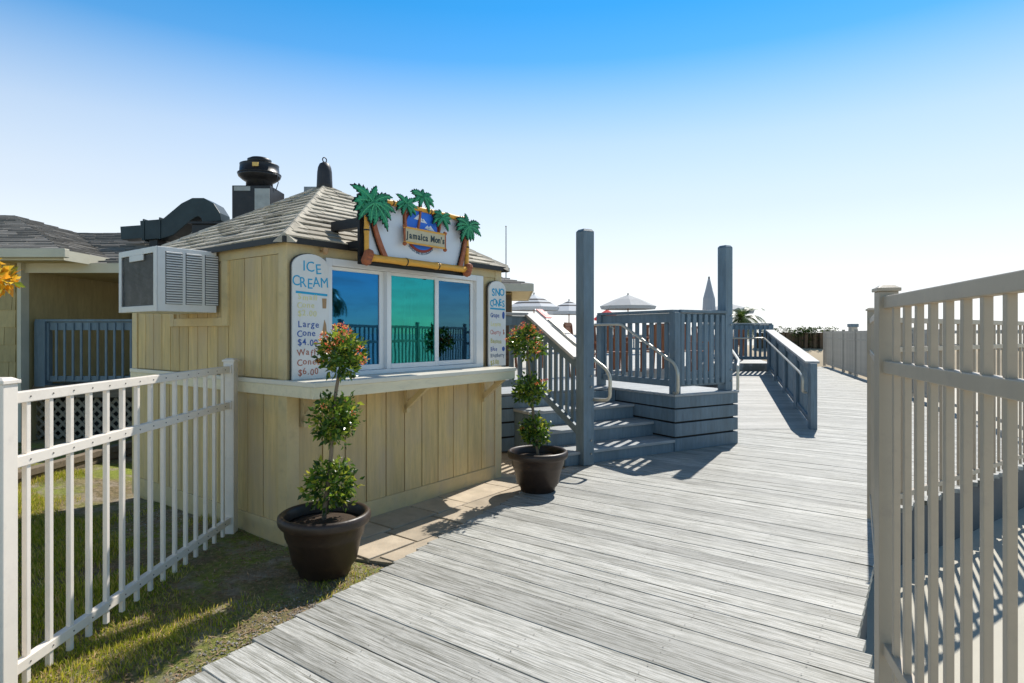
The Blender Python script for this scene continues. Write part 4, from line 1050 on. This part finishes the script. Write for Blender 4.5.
# ------------------------------------------------------------------ patio furniture
def make_chair(label, loc, rz):
    t = thing('patio_chair', label, 'chair', loc, rz, 'brown chairs on the patio')
    for x in (-0.22, 0.22):
        MB().box(x - 0.022, x + 0.022, -0.24, -0.196, 0, 0.62).build('leg', 'brownwood', t)
        MB().bar((x, 0.20, 0), (x, 0.30, 1.0), 0.044, 0.044, (0, 1, 0)).build('leg', 'brownwood', t)
        MB().box(x - 0.03, x + 0.03, -0.26, 0.24, 0.62, 0.645).build('armrest', 'brownwood', t)
    s = MB()
    for i in range(5): s.box(-0.22, 0.22, -0.24 + i * 0.092, -0.16 + i * 0.092, 0.42, 0.445)
    s.build('seat', 'brownwood', t)
    b_ = MB()
    for i in range(5): b_.bar((-0.17 + i * 0.085, 0.235, 0.46), (-0.17 + i * 0.085, 0.302, 0.98), 0.065, 0.018, (0, 1, -0.12))
    b_.box(-0.22, 0.22, 0.285, 0.31, 0.96, 1.03)
    b_.build('backrest', 'brownwood', t); return t
def make_table(label, loc):
    t = thing('patio_table', label, 'table', loc, 0.2, 'brown tables on the patio')
    s = MB()
    for i in range(8): s.box(-0.45 + i * 0.113, -0.345 + i * 0.113, -0.45, 0.45, 0.71, 0.74)
    s.build('tabletop', 'brownwood', t)
    for x in (-0.38, 0.38):
        for y in (-0.38, 0.38): MB().box(x - 0.03, x + 0.03, y - 0.03, y + 0.03, 0, 0.71).build('leg', 'brownwood', t)
    return t
ch0 = None
CH = [((2.15, 12.6), 2.6, 'first brown wooden chair seen through the stair side railing, nearest it'), ((3.05, 12.9), 3.5, 'brown wooden chair behind the corner post of the platform railing'),
      ((2.2, 14.2), 0.3, 'brown wooden chair on the far side of the nearest patio table'), ((3.35, 14.4), -0.3, 'brown wooden chair right of the nearest patio table'),
      ((4.0, 13.4), 1.8, 'brown wooden chair seen through the front railing beside the right tall post'), ((1.35, 11.6), 1.2, 'brown wooden chair left of the platform railing, beside the tallest post'),
      ((5.75, 18.2), 2.2, 'brown wooden chair behind the landing railing, leftmost there'), ((6.7, 18.6), -2.6, 'brown wooden chair behind the landing railing, rightmost there'),
      ((0.4, 14.5), 0.8, 'brown wooden chair seen through the left stair balusters')]
for (xy, rz, lb) in CH:
    if ch0 is None: ch0 = make_chair(lb, (*xy, PZ), rz)
    else: copy_thing(ch0, (*xy, PZ), rz, lb)
tb0 = make_table('square brown wooden table behind the platform railing', (2.75, 13.55, PZ))
copy_thing(tb0, (6.15, 19.0, PZ), 0.5, 'square brown wooden table behind the landing railing at the ramp top')

def umbrella(label, loc, r, zt, ze, mat, closed=False, group='patio umbrellas', scale=1.0):
    t = thing('umbrella', label, 'umbrella', loc, random.uniform(0, 0.7), group)
    MB().tube([(0, 0, 0), (0, 0, zt - 0.02)], 0.022, 8).build('pole', 'brownwood' if not closed else 'galv', t)
    c = MB(); n = 8
    if closed:
        c.lathe([(0.12, ze), (0.19, ze + 0.1), (0.17, ze + 0.5), (0.11, zt - 0.35), (0.03, zt)], 10)
    else:
        top = c.bm.verts.new((0, 0, zt)); ring = []; mid = []
        for k in range(n):
            a = 2 * math.pi * k / n; ring.append(c.bm.verts.new((r * math.cos(a), r * math.sin(a), ze))); mid.append(c.bm.verts.new((r * 0.5 * math.cos(a), r * 0.5 * math.sin(a), ze + (zt - ze) * 0.56)))
        val = [c.bm.verts.new((r * 0.95 * math.cos(2 * math.pi * k / n), r * 0.95 * math.sin(2 * math.pi * k / n), ze - 0.13)) for k in range(n)]
        for k in range(n):
            k2 = (k + 1) % n
            c.bm.faces.new((top, mid[k], mid[k2])); c.bm.faces.new((mid[k], ring[k], ring[k2], mid[k2])); c.bm.faces.new((ring[k], val[k], val[k2], ring[k2]))
    o = c.build('canopy', mat, t)
    if not closed:
        s = o.modifiers.new('thick', 'SOLIDIFY'); s.thickness = 0.008
        for k in range(n):
            a = 2 * math.pi * k / n; MB().tube([(r * 0.97 * math.cos(a), r * 0.97 * math.sin(a), ze - 0.015), (0, 0, zt - 0.06)], 0.009, 5).build('rib', 'galv', t)
    MB().lathe([(0.02, zt - 0.01), (0.03, zt + 0.03), (0.012, zt + 0.07)], 8).build('finial', 'finial', t)
    return t
def um(px, D): return ((px - 512) / 610 * D, D, PZ)
umbrella('black and white striped umbrella, the left one beside the kiosk roof', um(534, 24), 1.05, 2.36, 1.84, 'striped')
umbrella('black and white striped umbrella, smaller one just left of the tallest post', um(569, 26.2), 0.95, 2.22, 1.75, 'striped')
umbrella('open plain grey umbrella above the platform railing', um(628, 25), 1.15, 2.40, 1.93, 'greycloth')
umbrella('open grey umbrella half hidden behind the right tall post', um(729, 24), 0.95, 2.0, 1.72, 'greycloth')
umbrella('closed pale umbrella standing left of the right tall post', um(709, 18), 0.3, 2.43, 1.35, 'whitecloth', True)
u6 = umbrella('red beach umbrella showing just above the platform railing', ((607 - 512) / 610 * 38, 38, -0.64), 0.85, 3.72, 3.15, 'redcloth', group='beach umbrellas')
fpole = thing('flagpole', 'thin dark flagpole rising behind the kiosk roof corner', 'flagpole', (-0.246, 25, PZ)); MB().tube([(0, 0, 0), (0, 0, 5.15)], [0.032, 0.02], 8).build('pole', 'galv', fpole); MB().lathe([(0.01, 5.15), (0.04, 5.19), (0.01, 5.23)], 8).build('ball', 'galv', fpole)

# ------------------------------------------------------------------ palms, shrubs, hedge
def palm_tree(name, label, loc, h, r, seed, nf=22):
    rn = random.Random(seed); t = thing(name, label, 'palm tree', loc)
    MB().tube([(0.03 * math.sin(i), 0, h * i / 8) for i in range(9)], [0.14 - 0.006 * i for i in range(9)], 9).build('trunk', 'bark', t, smooth=True)
    m_ = MB()
    for k in range(nf):
        a = 2 * math.pi * k / nf * 2.4 + rn.uniform(-.2, .2); e = rn.uniform(-0.5, 1.3); L = r * rn.uniform(0.85, 1.15)
        hd = V((math.cos(a), math.sin(a), 0)); p = V((0, 0, h)); el = e; sd = V((-hd.y, hd.x, 0))
        steps = 9
        for i in range(steps):
            dr_ = hd * math.cos(el) + V((0, 0, math.sin(el))); q = p + dr_ * (L / steps); el -= 0.20
            for s_ in (1, -1):
                for j in range(3):
                    b_ = p.lerp(q, j / 3); ll = L * 0.30 * math.sin(math.pi * (0.15 + 0.8 * (i + j / 3) / steps))
                    tip = b_ + sd * s_ * ll * 0.8 + dr_ * ll * 0.55 + V((0, 0, -ll * 0.35)); w = dr_ * L * 0.018
                    m_.face([b_ - w, b_ + w, tip])
            p = q
    m_.build('crown', 'palm', t); return t
palm_tree('palm_tree', 'small dark green palm behind the landing railing', (8.45, 22.4, 0.7), 1.45, 0.95, 4, 30)
palm_tree('palm_tree', 'larger palm standing beyond the right hand fence', (24, 5.2, -0.6), 4.2, 1.5, 9)
hd = thing('hedge', 'brown brushwood hedge with leafy top at the end of the boardwalk', 'hedge', (0, 0, 0))
hb_ = MB(); rn = random.Random(12)
for i in range(26):
    x = 13.2 + i * 0.17; y = 33.0 + rn.uniform(-0.2, 0.2); zt = 1.58 + rn.uniform(-0.05, 0.06)
    hb_.bar((x, y, 0.5), (x + rn.uniform(-0.05, 0.05), y, zt), 0.16, 0.25, (0, 1, 0))
hb_.build('brushwood', 'hedgeback', hd)
lb = MB()
for i in range(30): leaf_ball(lb, (13.2 + rn.random() * 4.3, 33.0 + rn.uniform(-0.2, 0.3), 1.60 + rn.random() * 0.16), 0.2, 60, 0.1, rn)
for i in range(90): leaf_ball(lb, (13.2 + rn.random() * 4.3, 32.8, 0.8 + rn.random() * 0.75), 0.12, 14, 0.07, rn)
lb.build('foliage', 'leafdark', hd)
rn = random.Random(31)
for i, (x, y, hgt, lb_) in enumerate(((11.6, 11.2, 1.1, 'low dune shrub beyond the far fence, leftmost of the row'), (13.2, 12.0, 1.35, 'taller dune shrub beyond the far fence, second of the row from the left'),
        (14.6, 11.4, 1.0, 'small dune shrub beyond the far fence, in the middle of the row'), (16.4, 12.6, 1.4, 'broad dune shrub beyond the far fence, right of the middle'), (17.6, 11.5, 1.15, 'dune shrub beyond the far fence, rightmost of the row'))):
    ds = thing('dune_shrub', lb_, 'shrub', (x, y, -0.63), i, 'dune shrubs beyond the far fence')
    MB().tube([(0, 0, 0), (0.05, 0.03, hgt * 0.6), (0.0, 0.05, hgt * 1.1)], [0.04, 0.03, 0.015], 7).build('stem', 'bark', ds, smooth=True)
    lf = MB()
    for _ in range(16): leaf_ball(lf, (rn.gauss(0, 0.42), rn.gauss(0, 0.4), hgt * rn.uniform(0.35, 1.25)), rn.uniform(0.18, 0.36), 70, 0.11, rn)
    lf.build('foliage', 'leafdark', ds)
cr = thing('croton_shrub', 'shrub with orange and yellow leaves reaching in at the left edge', 'shrub', (-3.62, 4.0, -0.1))
MB().tube([(0, 0, 0), (0.05, 0.02, 0.9), (-0.02, 0, 1.6), (0.1, 0, 2.05)], [0.035, 0.03, 0.024, 0.015], 8).build('trunk', 'bark', cr, smooth=True)
lf = MB(); rn = random.Random(8)
for c in ((0.21, 0.0, 2.08, 0.07), (0.29, 0.0, 2.05, 0.06), (0.12, 0.0, 2.10, 0.09), (-0.05, 0.1, 2.12, 0.12), (-0.25, 0, 2.1, 0.3), (-0.1, -0.1, 1.9, 0.28)): leaf_ball(lf, c[:3], c[3], int(200 * c[3] / 0.2), 0.075, rn)
lf.build('foliage', 'croton', cr)

# ------------------------------------------------------------------ restaurant behind on the left
RB = thing('restaurant_building', 'tan shingle sided restaurant with grey hip roofs behind the kiosk', 'building', (0, 0, 0))
w = MB()
w.box(-13, -7.62, 9.5, 14, -0.2, 2.80); w.box(-7.60, -3.3, 12.2, 17.6, 0.3, 2.80); w.box(-3.28, 0.0, 15.4, 19, 0.3, 2.62)
def shake(mb, x0, x1, y, z0, z1, course=0.27, wd=0.36):
    z = z0; r_ = 0
    while z < z1 - 0.03:
        zt = min(z + course, z1); x = x0 - (0.18 if r_ % 2 else 0)
        while x < x1:
            ww = wd * random.uniform(0.8, 1.2); a, b = max(x, x0), min(x + ww, x1)
            if b - a > 0.02: mb.hexa([(a + .004, y - 0.022, z), (b - .004, y - 0.022, z), (b - .004, y, z), (a + .004, y, z), (a + .004, y - 0.006, zt), (b - .004, y - 0.006, zt), (b - .004, y, zt), (a + .004, y, zt)])
            x += ww
        z = zt; r_ += 1
shake(w, -13, -7.72, 9.5, -0.2, 2.76); shake(w, -7.60, -3.3, 12.2, 0.78, 2.76)
w.build('wall', 'shake', RB)
MB().box(-7.66, -7.60, 9.44, 9.60, -0.2, 2.76).build('corner_board', 'fascia', RB)
def hip_roof(name, x0, x1, y0, y1, z, rise, fascia=0.13, ridge=None, course=0.19, wd=0.34):
    h = min(x1 - x0, y1 - y0) / 2
    if x1 - x0 >= y1 - y0: ra, rb2 = V((x0 + h, (y0 + y1) / 2, z + rise)), V((x1 - h, (y0 + y1) / 2, z + rise))
    else: ra, rb2 = V(((x0 + x1) / 2, y0 + h, z + rise)), V(((x0 + x1) / 2, y1 - h, z + rise))
    a, b, c, d_ = V((x0, y0, z)), V((x1, y0, z)), V((x1, y1, z)), V((x0, y1, z))
    m_ = MB(); vs = [m_.bm.verts.new(p) for p in (a, b, c, d_)]; r1 = m_.bm.verts.new(ra)
    same = (ra - rb2).length < 1e-3; r2 = r1 if same else m_.bm.verts.new(rb2)
    m_.bm.faces.new(vs[::-1])
    if x1 - x0 >= y1 - y0: faces = [(vs[0], vs[1], r2, r1), (vs[1], vs[2], r2), (vs[2], vs[3], r1, r2), (vs[3], vs[0], r1)]
    else: faces = [(vs[0], vs[1], r1), (vs[1], vs[2], r2, r1), (vs[2], vs[3], r2), (vs[3], vs[0], r1, r2)]
    for f in faces: m_.bm.faces.new(list(dict.fromkeys(f)))
    o = m_.build(name, 'shingle_far', RB)
    s = MB()
    if x1 - x0 >= y1 - y0:
        shingles(s, a, b, ra, rb2 + V((1e-3, 0, 0)), course, wd, 0.022); shingles(s, b, c, rb2 + V((0, -1e-3, 0)), rb2 + V((0, 1e-3, 0)), course, wd, 0.022); shingles(s, d_, a, ra + V((0, 1e-3, 0)), ra + V((0, -1e-3, 0)), course, wd, 0.022)
    else:
        shingles(s, a, b, ra - V((1e-3, 0, 0)), ra + V((1e-3, 0, 0)), course, wd, 0.022); shingles(s, b, c, ra, rb2, course, wd, 0.022); shingles(s, d_, a, rb2, ra, course, wd, 0.022)
    s.build('shingles', 'shingle_far', o)
    f_ = MB(); e = 0.03
    f_.box(x0 - e, x1 + e, y0 - e, y0, z - fascia, z + 0.02); f_.box(x0 - e, x1 + e, y1, y1 + e, z - fascia, z + 0.02)
    f_.box(x0 - e, x0, y0, y1, z - fascia, z + 0.02); f_.box(x1, x1 + e, y0, y1, z - fascia, z + 0.02)
    f_.build('fascia', 'fascia', o)
    g_ = MB(); g_.box(x0 + .002, x1 - .002, y0 + .002, y1 - .002, z - fascia + 0.02, z - fascia + 0.035); g_.build('soffit', 'soffit', o)
    return o
hip_roof('roof', -17, -6.62, 9.0, 17.0, 2.80, 1.30)
hip_roof('roof', -14.5, -3.0, 9.55, 18.2, 2.67, 1.20)
hip_roof('roof', -4.2, 0.50, 14.9, 19.4, 2.78, 0.70, 0.16)
hip_roof('roof', -6.05, -2.15, 10.9, 14.8, 3.2, 1.36, 0.12)
MB().box(-4.35, -3.98, 12.75, 13.0, 4.50, 4.66).build('roof_vent', 'galv', RB)
gt_ = MB(); gt_.prism([(-14, 8.86), (-6.5, 8.86), (-6.5, 8.965), (-14, 8.965)], 2.70, 2.83); gt_.build('gutter', 'fascia', RB, bevel=0.01)
MB().box(-0.16, -0.02, 15.2, 15.34, 0.7, 2.55).build('porch_post', 'hedgeback', RB)
pf = MB(); pf.box(-7.6, -4.2, 9.68, 12.19, 0.66, 0.77); pf.build('porch_floor', 'blue', RB)
MB().box(-7.6, -4.2, 9.66, 9.679, 0.58, 0.77).build('porch_edge', 'timber', RB)
la = MB(); 
x = -9.0
while x < -4.0:
    for s_ in (1, -1):
        h = 0.66; x_0, x_1 = (x, x + h) if s_ == 1 else (x + h, x)
        la.bar((x_0, 9.78 + 0.006 * s_, -0.1), (x_1, 9.78 + 0.006 * s_, 0.56), 0.011, 0.042, (0.7 * -s_, 0, 0.7))
    x += 0.155
la.build('lattice', 'lattice', RB)
MB().box(-9, -4.2, 10.1, 10.2, -0.2, 0.65).build('crawl_space_shade', 'void_shade', RB)  # near-black slab behind the lattice paints in the shade under the porch
pr = thing('porch_railing', 'blue grey railing along the shaded porch on the left', 'railing', (-7.58, 9.74, PZ), 0)
railing(pr, (0, 0, 0), (3.3, 0, 0), 1.05, 25, cap=('blue', 0.11, 0.04), posts=(0.03, 0.98), bw_=0.032, bt=0.022, pw=0.17, bot=0.06)
tbd = thing('timber_border', 'low border of stacked old timbers below the porch lattice', 'border', (-5.25, 6.0, 0))
for i in range(3):
    MB().bar((0.02 * i, 0, -0.06 + i * 0.085), (0.15 + 0.02 * i, 3.4, -0.06 + i * 0.085), 0.10, 0.08).build('timber', 'timber', tbd, bevel=0.008)
# exhaust fan on the roof
ef = thing('exhaust_fan', 'black mushroom shaped exhaust fan on a square box above the roof', 'exhaust fan', (-4.76, 11.5, 3.50), 0)
MB().box(-0.36, 0.34, -0.35, 0.35, 0, 0.80).build('box', 'fanblack', ef, bevel=0.01)
sp = MB(); sp.box(0.06, 0.335, -0.362, -0.352, 0.05, 0.74)
sp.build('side_panel', 'galv', ef)
MB().box(-0.32, -0.02, -0.362, -0.352, 0.70, 0.78).build('label_plate', 'galv', ef)
MB().lathe([(0.24, 0.80), (0.235, 0.93), (0.30, 0.97), (0.37, 1.03), (0.385, 1.07)], 32).build('wind_band', 'fanblack', ef, smooth=True)
MB().lathe([(0.385, 1.072), (0.39, 1.09), (0.355, 1.10), (0.345, 1.24), (0.35, 1.26), (0.22, 1.28)], 32).build('drum', 'fanblack', ef, smooth=True)
MB().lathe([(0.215, 1.281), (0.215, 1.36), (0.16, 1.39), (0.02, 1.40)], 24).build('motor_cap', 'fanblack', ef, smooth=True)
MB().box(0.02, 0.13, -0.372, -0.35, 1.15, 1.22).build('tag', 'yellow', ef)
MB().tube([(0.36, -0.1, 1.08), (0.40, -0.12, 0.9), (0.36, -0.14, 0.75)], 0.008, 6).build('cable', 'fanblack', ef)
# duct
du = thing('roof_duct', 'dark square metal duct with a bent elbow lying on the grey roof', 'duct', (0, 0, 0), 0)
def rect_duct(pts, w, h):
    m_ = MB(); rings = []
    pts = [V(p) for p in pts]
    for i, p in enumerate(pts):
        d_ = (pts[min(i + 1, len(pts) - 1)] - pts[max(i - 1, 0)]).normalized(); sd = V((0, 1, 0)); up = d_.cross(sd).normalized(); 
        rings.append([m_.bm.verts.new(p + sd * a * w / 2 + up * b * h / 2) for a, b in ((-1, -1), (1, -1), (1, 1), (-1, 1))])
    for a, b in zip(rings, rings[1:]):
        for k_ in range(4): m_.bm.faces.new((a[k_], a[(k_ + 1) % 4], b[(k_ + 1) % 4], b[k_]))
    m_.bm.faces.new(rings[0][::-1]); m_.bm.faces.new(rings[-1]); return m_
rect_duct([(-7.28, 11.5, 3.46), (-6.86, 11.5, 3.49)], 0.30, 0.24).build('outlet', 'bluegreen', du)
rect_duct([(-6.88, 11.5, 3.50), (-6.5, 11.5, 3.53), (-6.38, 11.5, 3.56), (-6.02, 11.5, 3.86), (-5.88, 11.5, 3.93), (-5.76, 11.5, 3.93), (-5.65, 11.5, 3.87), (-5.58, 11.5, 3.76), (-5.57, 11.5, 3.66)], 0.40, 0.36).build('elbow', 'bluegreen', du, bevel=0.01)
sm = MB(); 
for x in (-6.82, -6.52): sm.box(x - 0.012, x + 0.012, 11.285, 11.715, 3.31 + (x + 6.82) * .1, 3.71 + (x + 6.82) * .1)
sm.build('flange', 'bluegreen', du)
MB().box(-5.88, -5.26, 11.2, 11.8, 3.0, 3.60).build('curb', 'fanblack', du, bevel=0.01)
MB().box(-5.93, -5.21, 11.15, 11.85, 3.601, 3.64).build('curb_cap', 'fanblack', du)
MB().box(-6.75, -6.6, 11.35, 11.65, 3.0, 3.36).build('support', 'fanblack', du)

# ------------------------------------------------------------------ grass, litter, gravel
rn = random.Random(21)
def deck_side(x, y): return x - left_edge_x(y)
def tri_stuff(name, label, cat, spots, mat):
    verts = []; faces = []
    for (p, L, w, lean, a) in spots:
        i = len(verts); dx, dy = math.cos(a), math.sin(a)
        verts += [(p[0] - dy * w, p[1] + dx * w, p[2]), (p[0] + dy * w, p[1] - dx * w, p[2]), (p[0] + dx * lean * 0.4 + dy * w * 0.6, p[1] + dy * lean * 0.4 - dx * w * 0.6, p[2] + L * 0.6), (p[0] + dx * lean, p[1] + dy * lean, p[2] + L)]
        faces += [(i, i + 1, i + 2), (i, i + 2, i + 3)]
    me = bpy.data.meshes.new(name); me.from_pydata(verts, [], faces); me.update()
    o = link_mesh(name, me, mat); tag(o, label, cat, kind='stuff'); return o
sp = []
kn = lambda x, y: math.sin(x * 2.3 + 1.1) * math.sin(y * 2.9 + x) * 0.5 + math.sin(x * 5.1 - y * 4.3) * 0.35
kin = lambda x, y: (V((x, y, 0)) - C0).dot(U)
kiv = lambda x, y: (V((x, y, 0)) - C0).dot(W_)
tries = 0
while len(sp) < 95000 and tries < 1200000:
    tries += 1
    x = rn.uniform(-5.2, -0.7) if rn.random() < 0.85 else rn.uniform(-9, -4); y = rn.uniform(1.7, 9.3)
    if deck_side(x, y) > -0.06: continue
    a, b = kin(x, y), kiv(x, y)
    if a > -0.02 and b > -0.02 and a < LX + .02: continue          # kiosk
    if a > 0.05 and b > -1.3 and b < 0.02: continue
    d_ = 0.50 + kn(x, y) * 1.15
    if x > -2.2: d_ -= 0.15
    if abs(a + 0.15) < 0.5 and b > -1.0: d_ -= 0.6                 # bare earth along the wall
    if a > -0.9 and -1.2 < b < 0.3 : d_ -= 0.35
    if rn.random() > d_: continue
    L = rn.uniform(0.018, 0.05) * (1.25 if x < -2.4 else 1)
    sp.append(((x, y, lawn_z(x, y) - 0.004), L, rn.uniform(0.0016, 0.0034), rn.uniform(0.0, 0.03), rn.uniform(0, 6.28)))
tri_stuff('grass', 'patchy short grass between the white fence and the deck', 'grass', sp, 'grass')
sp = []
while len(sp) < 9000:
    x = rn.uniform(-3.4, -0.8); y = rn.uniform(2.0, 6.3)
    if deck_side(x, y) > -0.04: continue
    a, b = kin(x, y), kiv(x, y)
    if a > -0.02 and b > -0.02: continue
    sp.append(((x, y, lawn_z(x, y) + 0.004), rn.uniform(0.002, 0.012), rn.uniform(0.002, 0.006), rn.uniform(0.01, 0.045), rn.uniform(0, 6.28)))
tri_stuff('leaf_litter', 'dry brown leaf litter and straw scattered over the patchy grass', 'leaf litter', sp, 'straw')
gv = MB()
for _ in range(2200):
    if rn.random() < 0.6: x, y = rn.gauss(-3.05, 0.35), rn.gauss(5.6, 0.35)
    else:
        y = rn.uniform(2.9, 4.4); x = left_edge_x(y) - abs(rn.gauss(0.0, 0.11)) - 0.02
    a, b = kin(x, y), kiv(x, y)
    if a > -0.02 and b > -0.02: continue
    s = rn.uniform(0.003, 0.009); o = V((x, y, lawn_z(x, y) + s * 0.3))
    vs = [gv.bm.verts.new(o + V((math.cos(t + s) * s * rn.uniform(.7, 1.2), math.sin(t + s) * s * rn.uniform(.7, 1.2), 0))) for t in (0, 1.57, 3.14, 4.71)]
    tp = gv.bm.verts.new(o + V((0, 0, s * 0.7)))
    for k_ in range(4): gv.bm.faces.new((vs[k_], vs[(k_ + 1) % 4], tp))
gvo = gv.build('gravel', 'gravelmat'); tag(gvo, 'pale loose gravel along the deck edge and by the kiosk wall', 'gravel', kind='stuff')

# ------------------------------------------------------------------ light, camera
SUN_AZ, SUN_EL = R(30), R(49)          # azimuth measured from +Y towards +X
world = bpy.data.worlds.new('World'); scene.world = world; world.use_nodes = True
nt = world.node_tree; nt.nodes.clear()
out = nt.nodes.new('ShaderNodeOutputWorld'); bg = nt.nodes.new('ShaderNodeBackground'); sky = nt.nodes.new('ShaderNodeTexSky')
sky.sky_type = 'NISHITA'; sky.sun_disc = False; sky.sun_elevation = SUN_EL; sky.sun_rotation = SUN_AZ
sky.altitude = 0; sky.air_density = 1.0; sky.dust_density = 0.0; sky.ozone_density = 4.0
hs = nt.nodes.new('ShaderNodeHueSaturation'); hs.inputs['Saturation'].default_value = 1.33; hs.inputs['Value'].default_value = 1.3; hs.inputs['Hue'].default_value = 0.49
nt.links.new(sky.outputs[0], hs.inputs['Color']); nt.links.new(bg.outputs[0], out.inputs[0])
# pale sea haze low in the sky, by elevation
tc = nt.nodes.new('ShaderNodeTexCoord'); sx = nt.nodes.new('ShaderNodeSeparateXYZ'); nt.links.new(tc.outputs['Generated'], sx.inputs[0])
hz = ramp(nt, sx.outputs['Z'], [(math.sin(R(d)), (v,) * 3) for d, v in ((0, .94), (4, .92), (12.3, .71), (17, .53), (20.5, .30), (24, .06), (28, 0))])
hb_ = ramp(nt, sx.outputs['Z'], [(math.sin(R(d)), tuple(v * c / 10 for c in (7.05, 7.15, 7.25))) for d, v in ((0, 1.2), (5, 1.12), (11, 1.0))])  # low haze brightened to lift the fill on upright walls
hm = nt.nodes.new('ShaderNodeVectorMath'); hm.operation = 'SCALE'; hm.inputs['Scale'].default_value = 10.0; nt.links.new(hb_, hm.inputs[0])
# behind the camera and to the right the low sky is clearer and carries broken cloud
bk_ = ramp(nt, sx.outputs['Y'], [(0.30, (0.14,) * 3), (0.62, (1, 1, 1))])
hz2 = mixc(nt, 1.0, hz, bk_, 'MULTIPLY')
deep = ramp(nt, sx.outputs['Z'], [(math.sin(R(30)), (1, 1, 1)), (math.sin(R(50)), (0.30,) * 3)])      # overhead sky darkened to cut fill and deepen cast shadows
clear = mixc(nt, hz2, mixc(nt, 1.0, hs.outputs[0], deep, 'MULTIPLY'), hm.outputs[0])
mpc = nt.nodes.new('ShaderNodeMapping'); mpc.inputs['Scale'].default_value = (3.2, 3.2, 15.0); mpc.inputs['Location'].default_value = (0.35, 1.7, 0.2); nt.links.new(tc.outputs['Generated'], mpc.inputs[0])
cl = ramp(nt, noise(nt, mpc.outputs[0], 2.2, 7, 0.6), [(0.46, (0, 0, 0)), (0.60, (0.45,) * 3)])
cm = ramp(nt, sx.outputs['Y'], [(0.30, (1, 1, 1)), (0.55, (0, 0, 0))])
cf_ = mixc(nt, 1.0, cl, cm, 'MULTIPLY')
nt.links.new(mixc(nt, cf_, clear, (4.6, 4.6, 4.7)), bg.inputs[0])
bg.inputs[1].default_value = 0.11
sd = bpy.data.lights.new('sun', 'SUN'); sd.energy = 4.6; sd.angle = R(0.5); sd.color = (1.0, 0.955, 0.88)
so = bpy.data.objects.new('sun', sd); COL.objects.link(so)
sv = V((math.sin(SUN_AZ) * math.cos(SUN_EL), math.cos(SUN_AZ) * math.cos(SUN_EL), math.sin(SUN_EL)))
so.rotation_euler = sv.to_track_quat('Z', 'Y').to_euler(); so.location = (8, 14, 18)
cam = bpy.data.cameras.new('camera'); co = bpy.data.objects.new('camera', cam); COL.objects.link(co)
cam.sensor_width = 36; cam.lens = 610 / 1024 * 36; cam.shift_y = -8.5 / 1024; cam.clip_end = 5000; cam.clip_start = 0.05
co.location = (0, 0, 1.6); co.rotation_euler = (math.pi / 2, 0, 0)
scene.camera = co
vs_ = scene.view_settings; vs_.view_transform = 'Standard'; vs_.look = 'None'; vs_.exposure = 0.28; vs_.gamma = 1; vs_.use_curve_mapping = False
scene.render.engine = 'CYCLES'
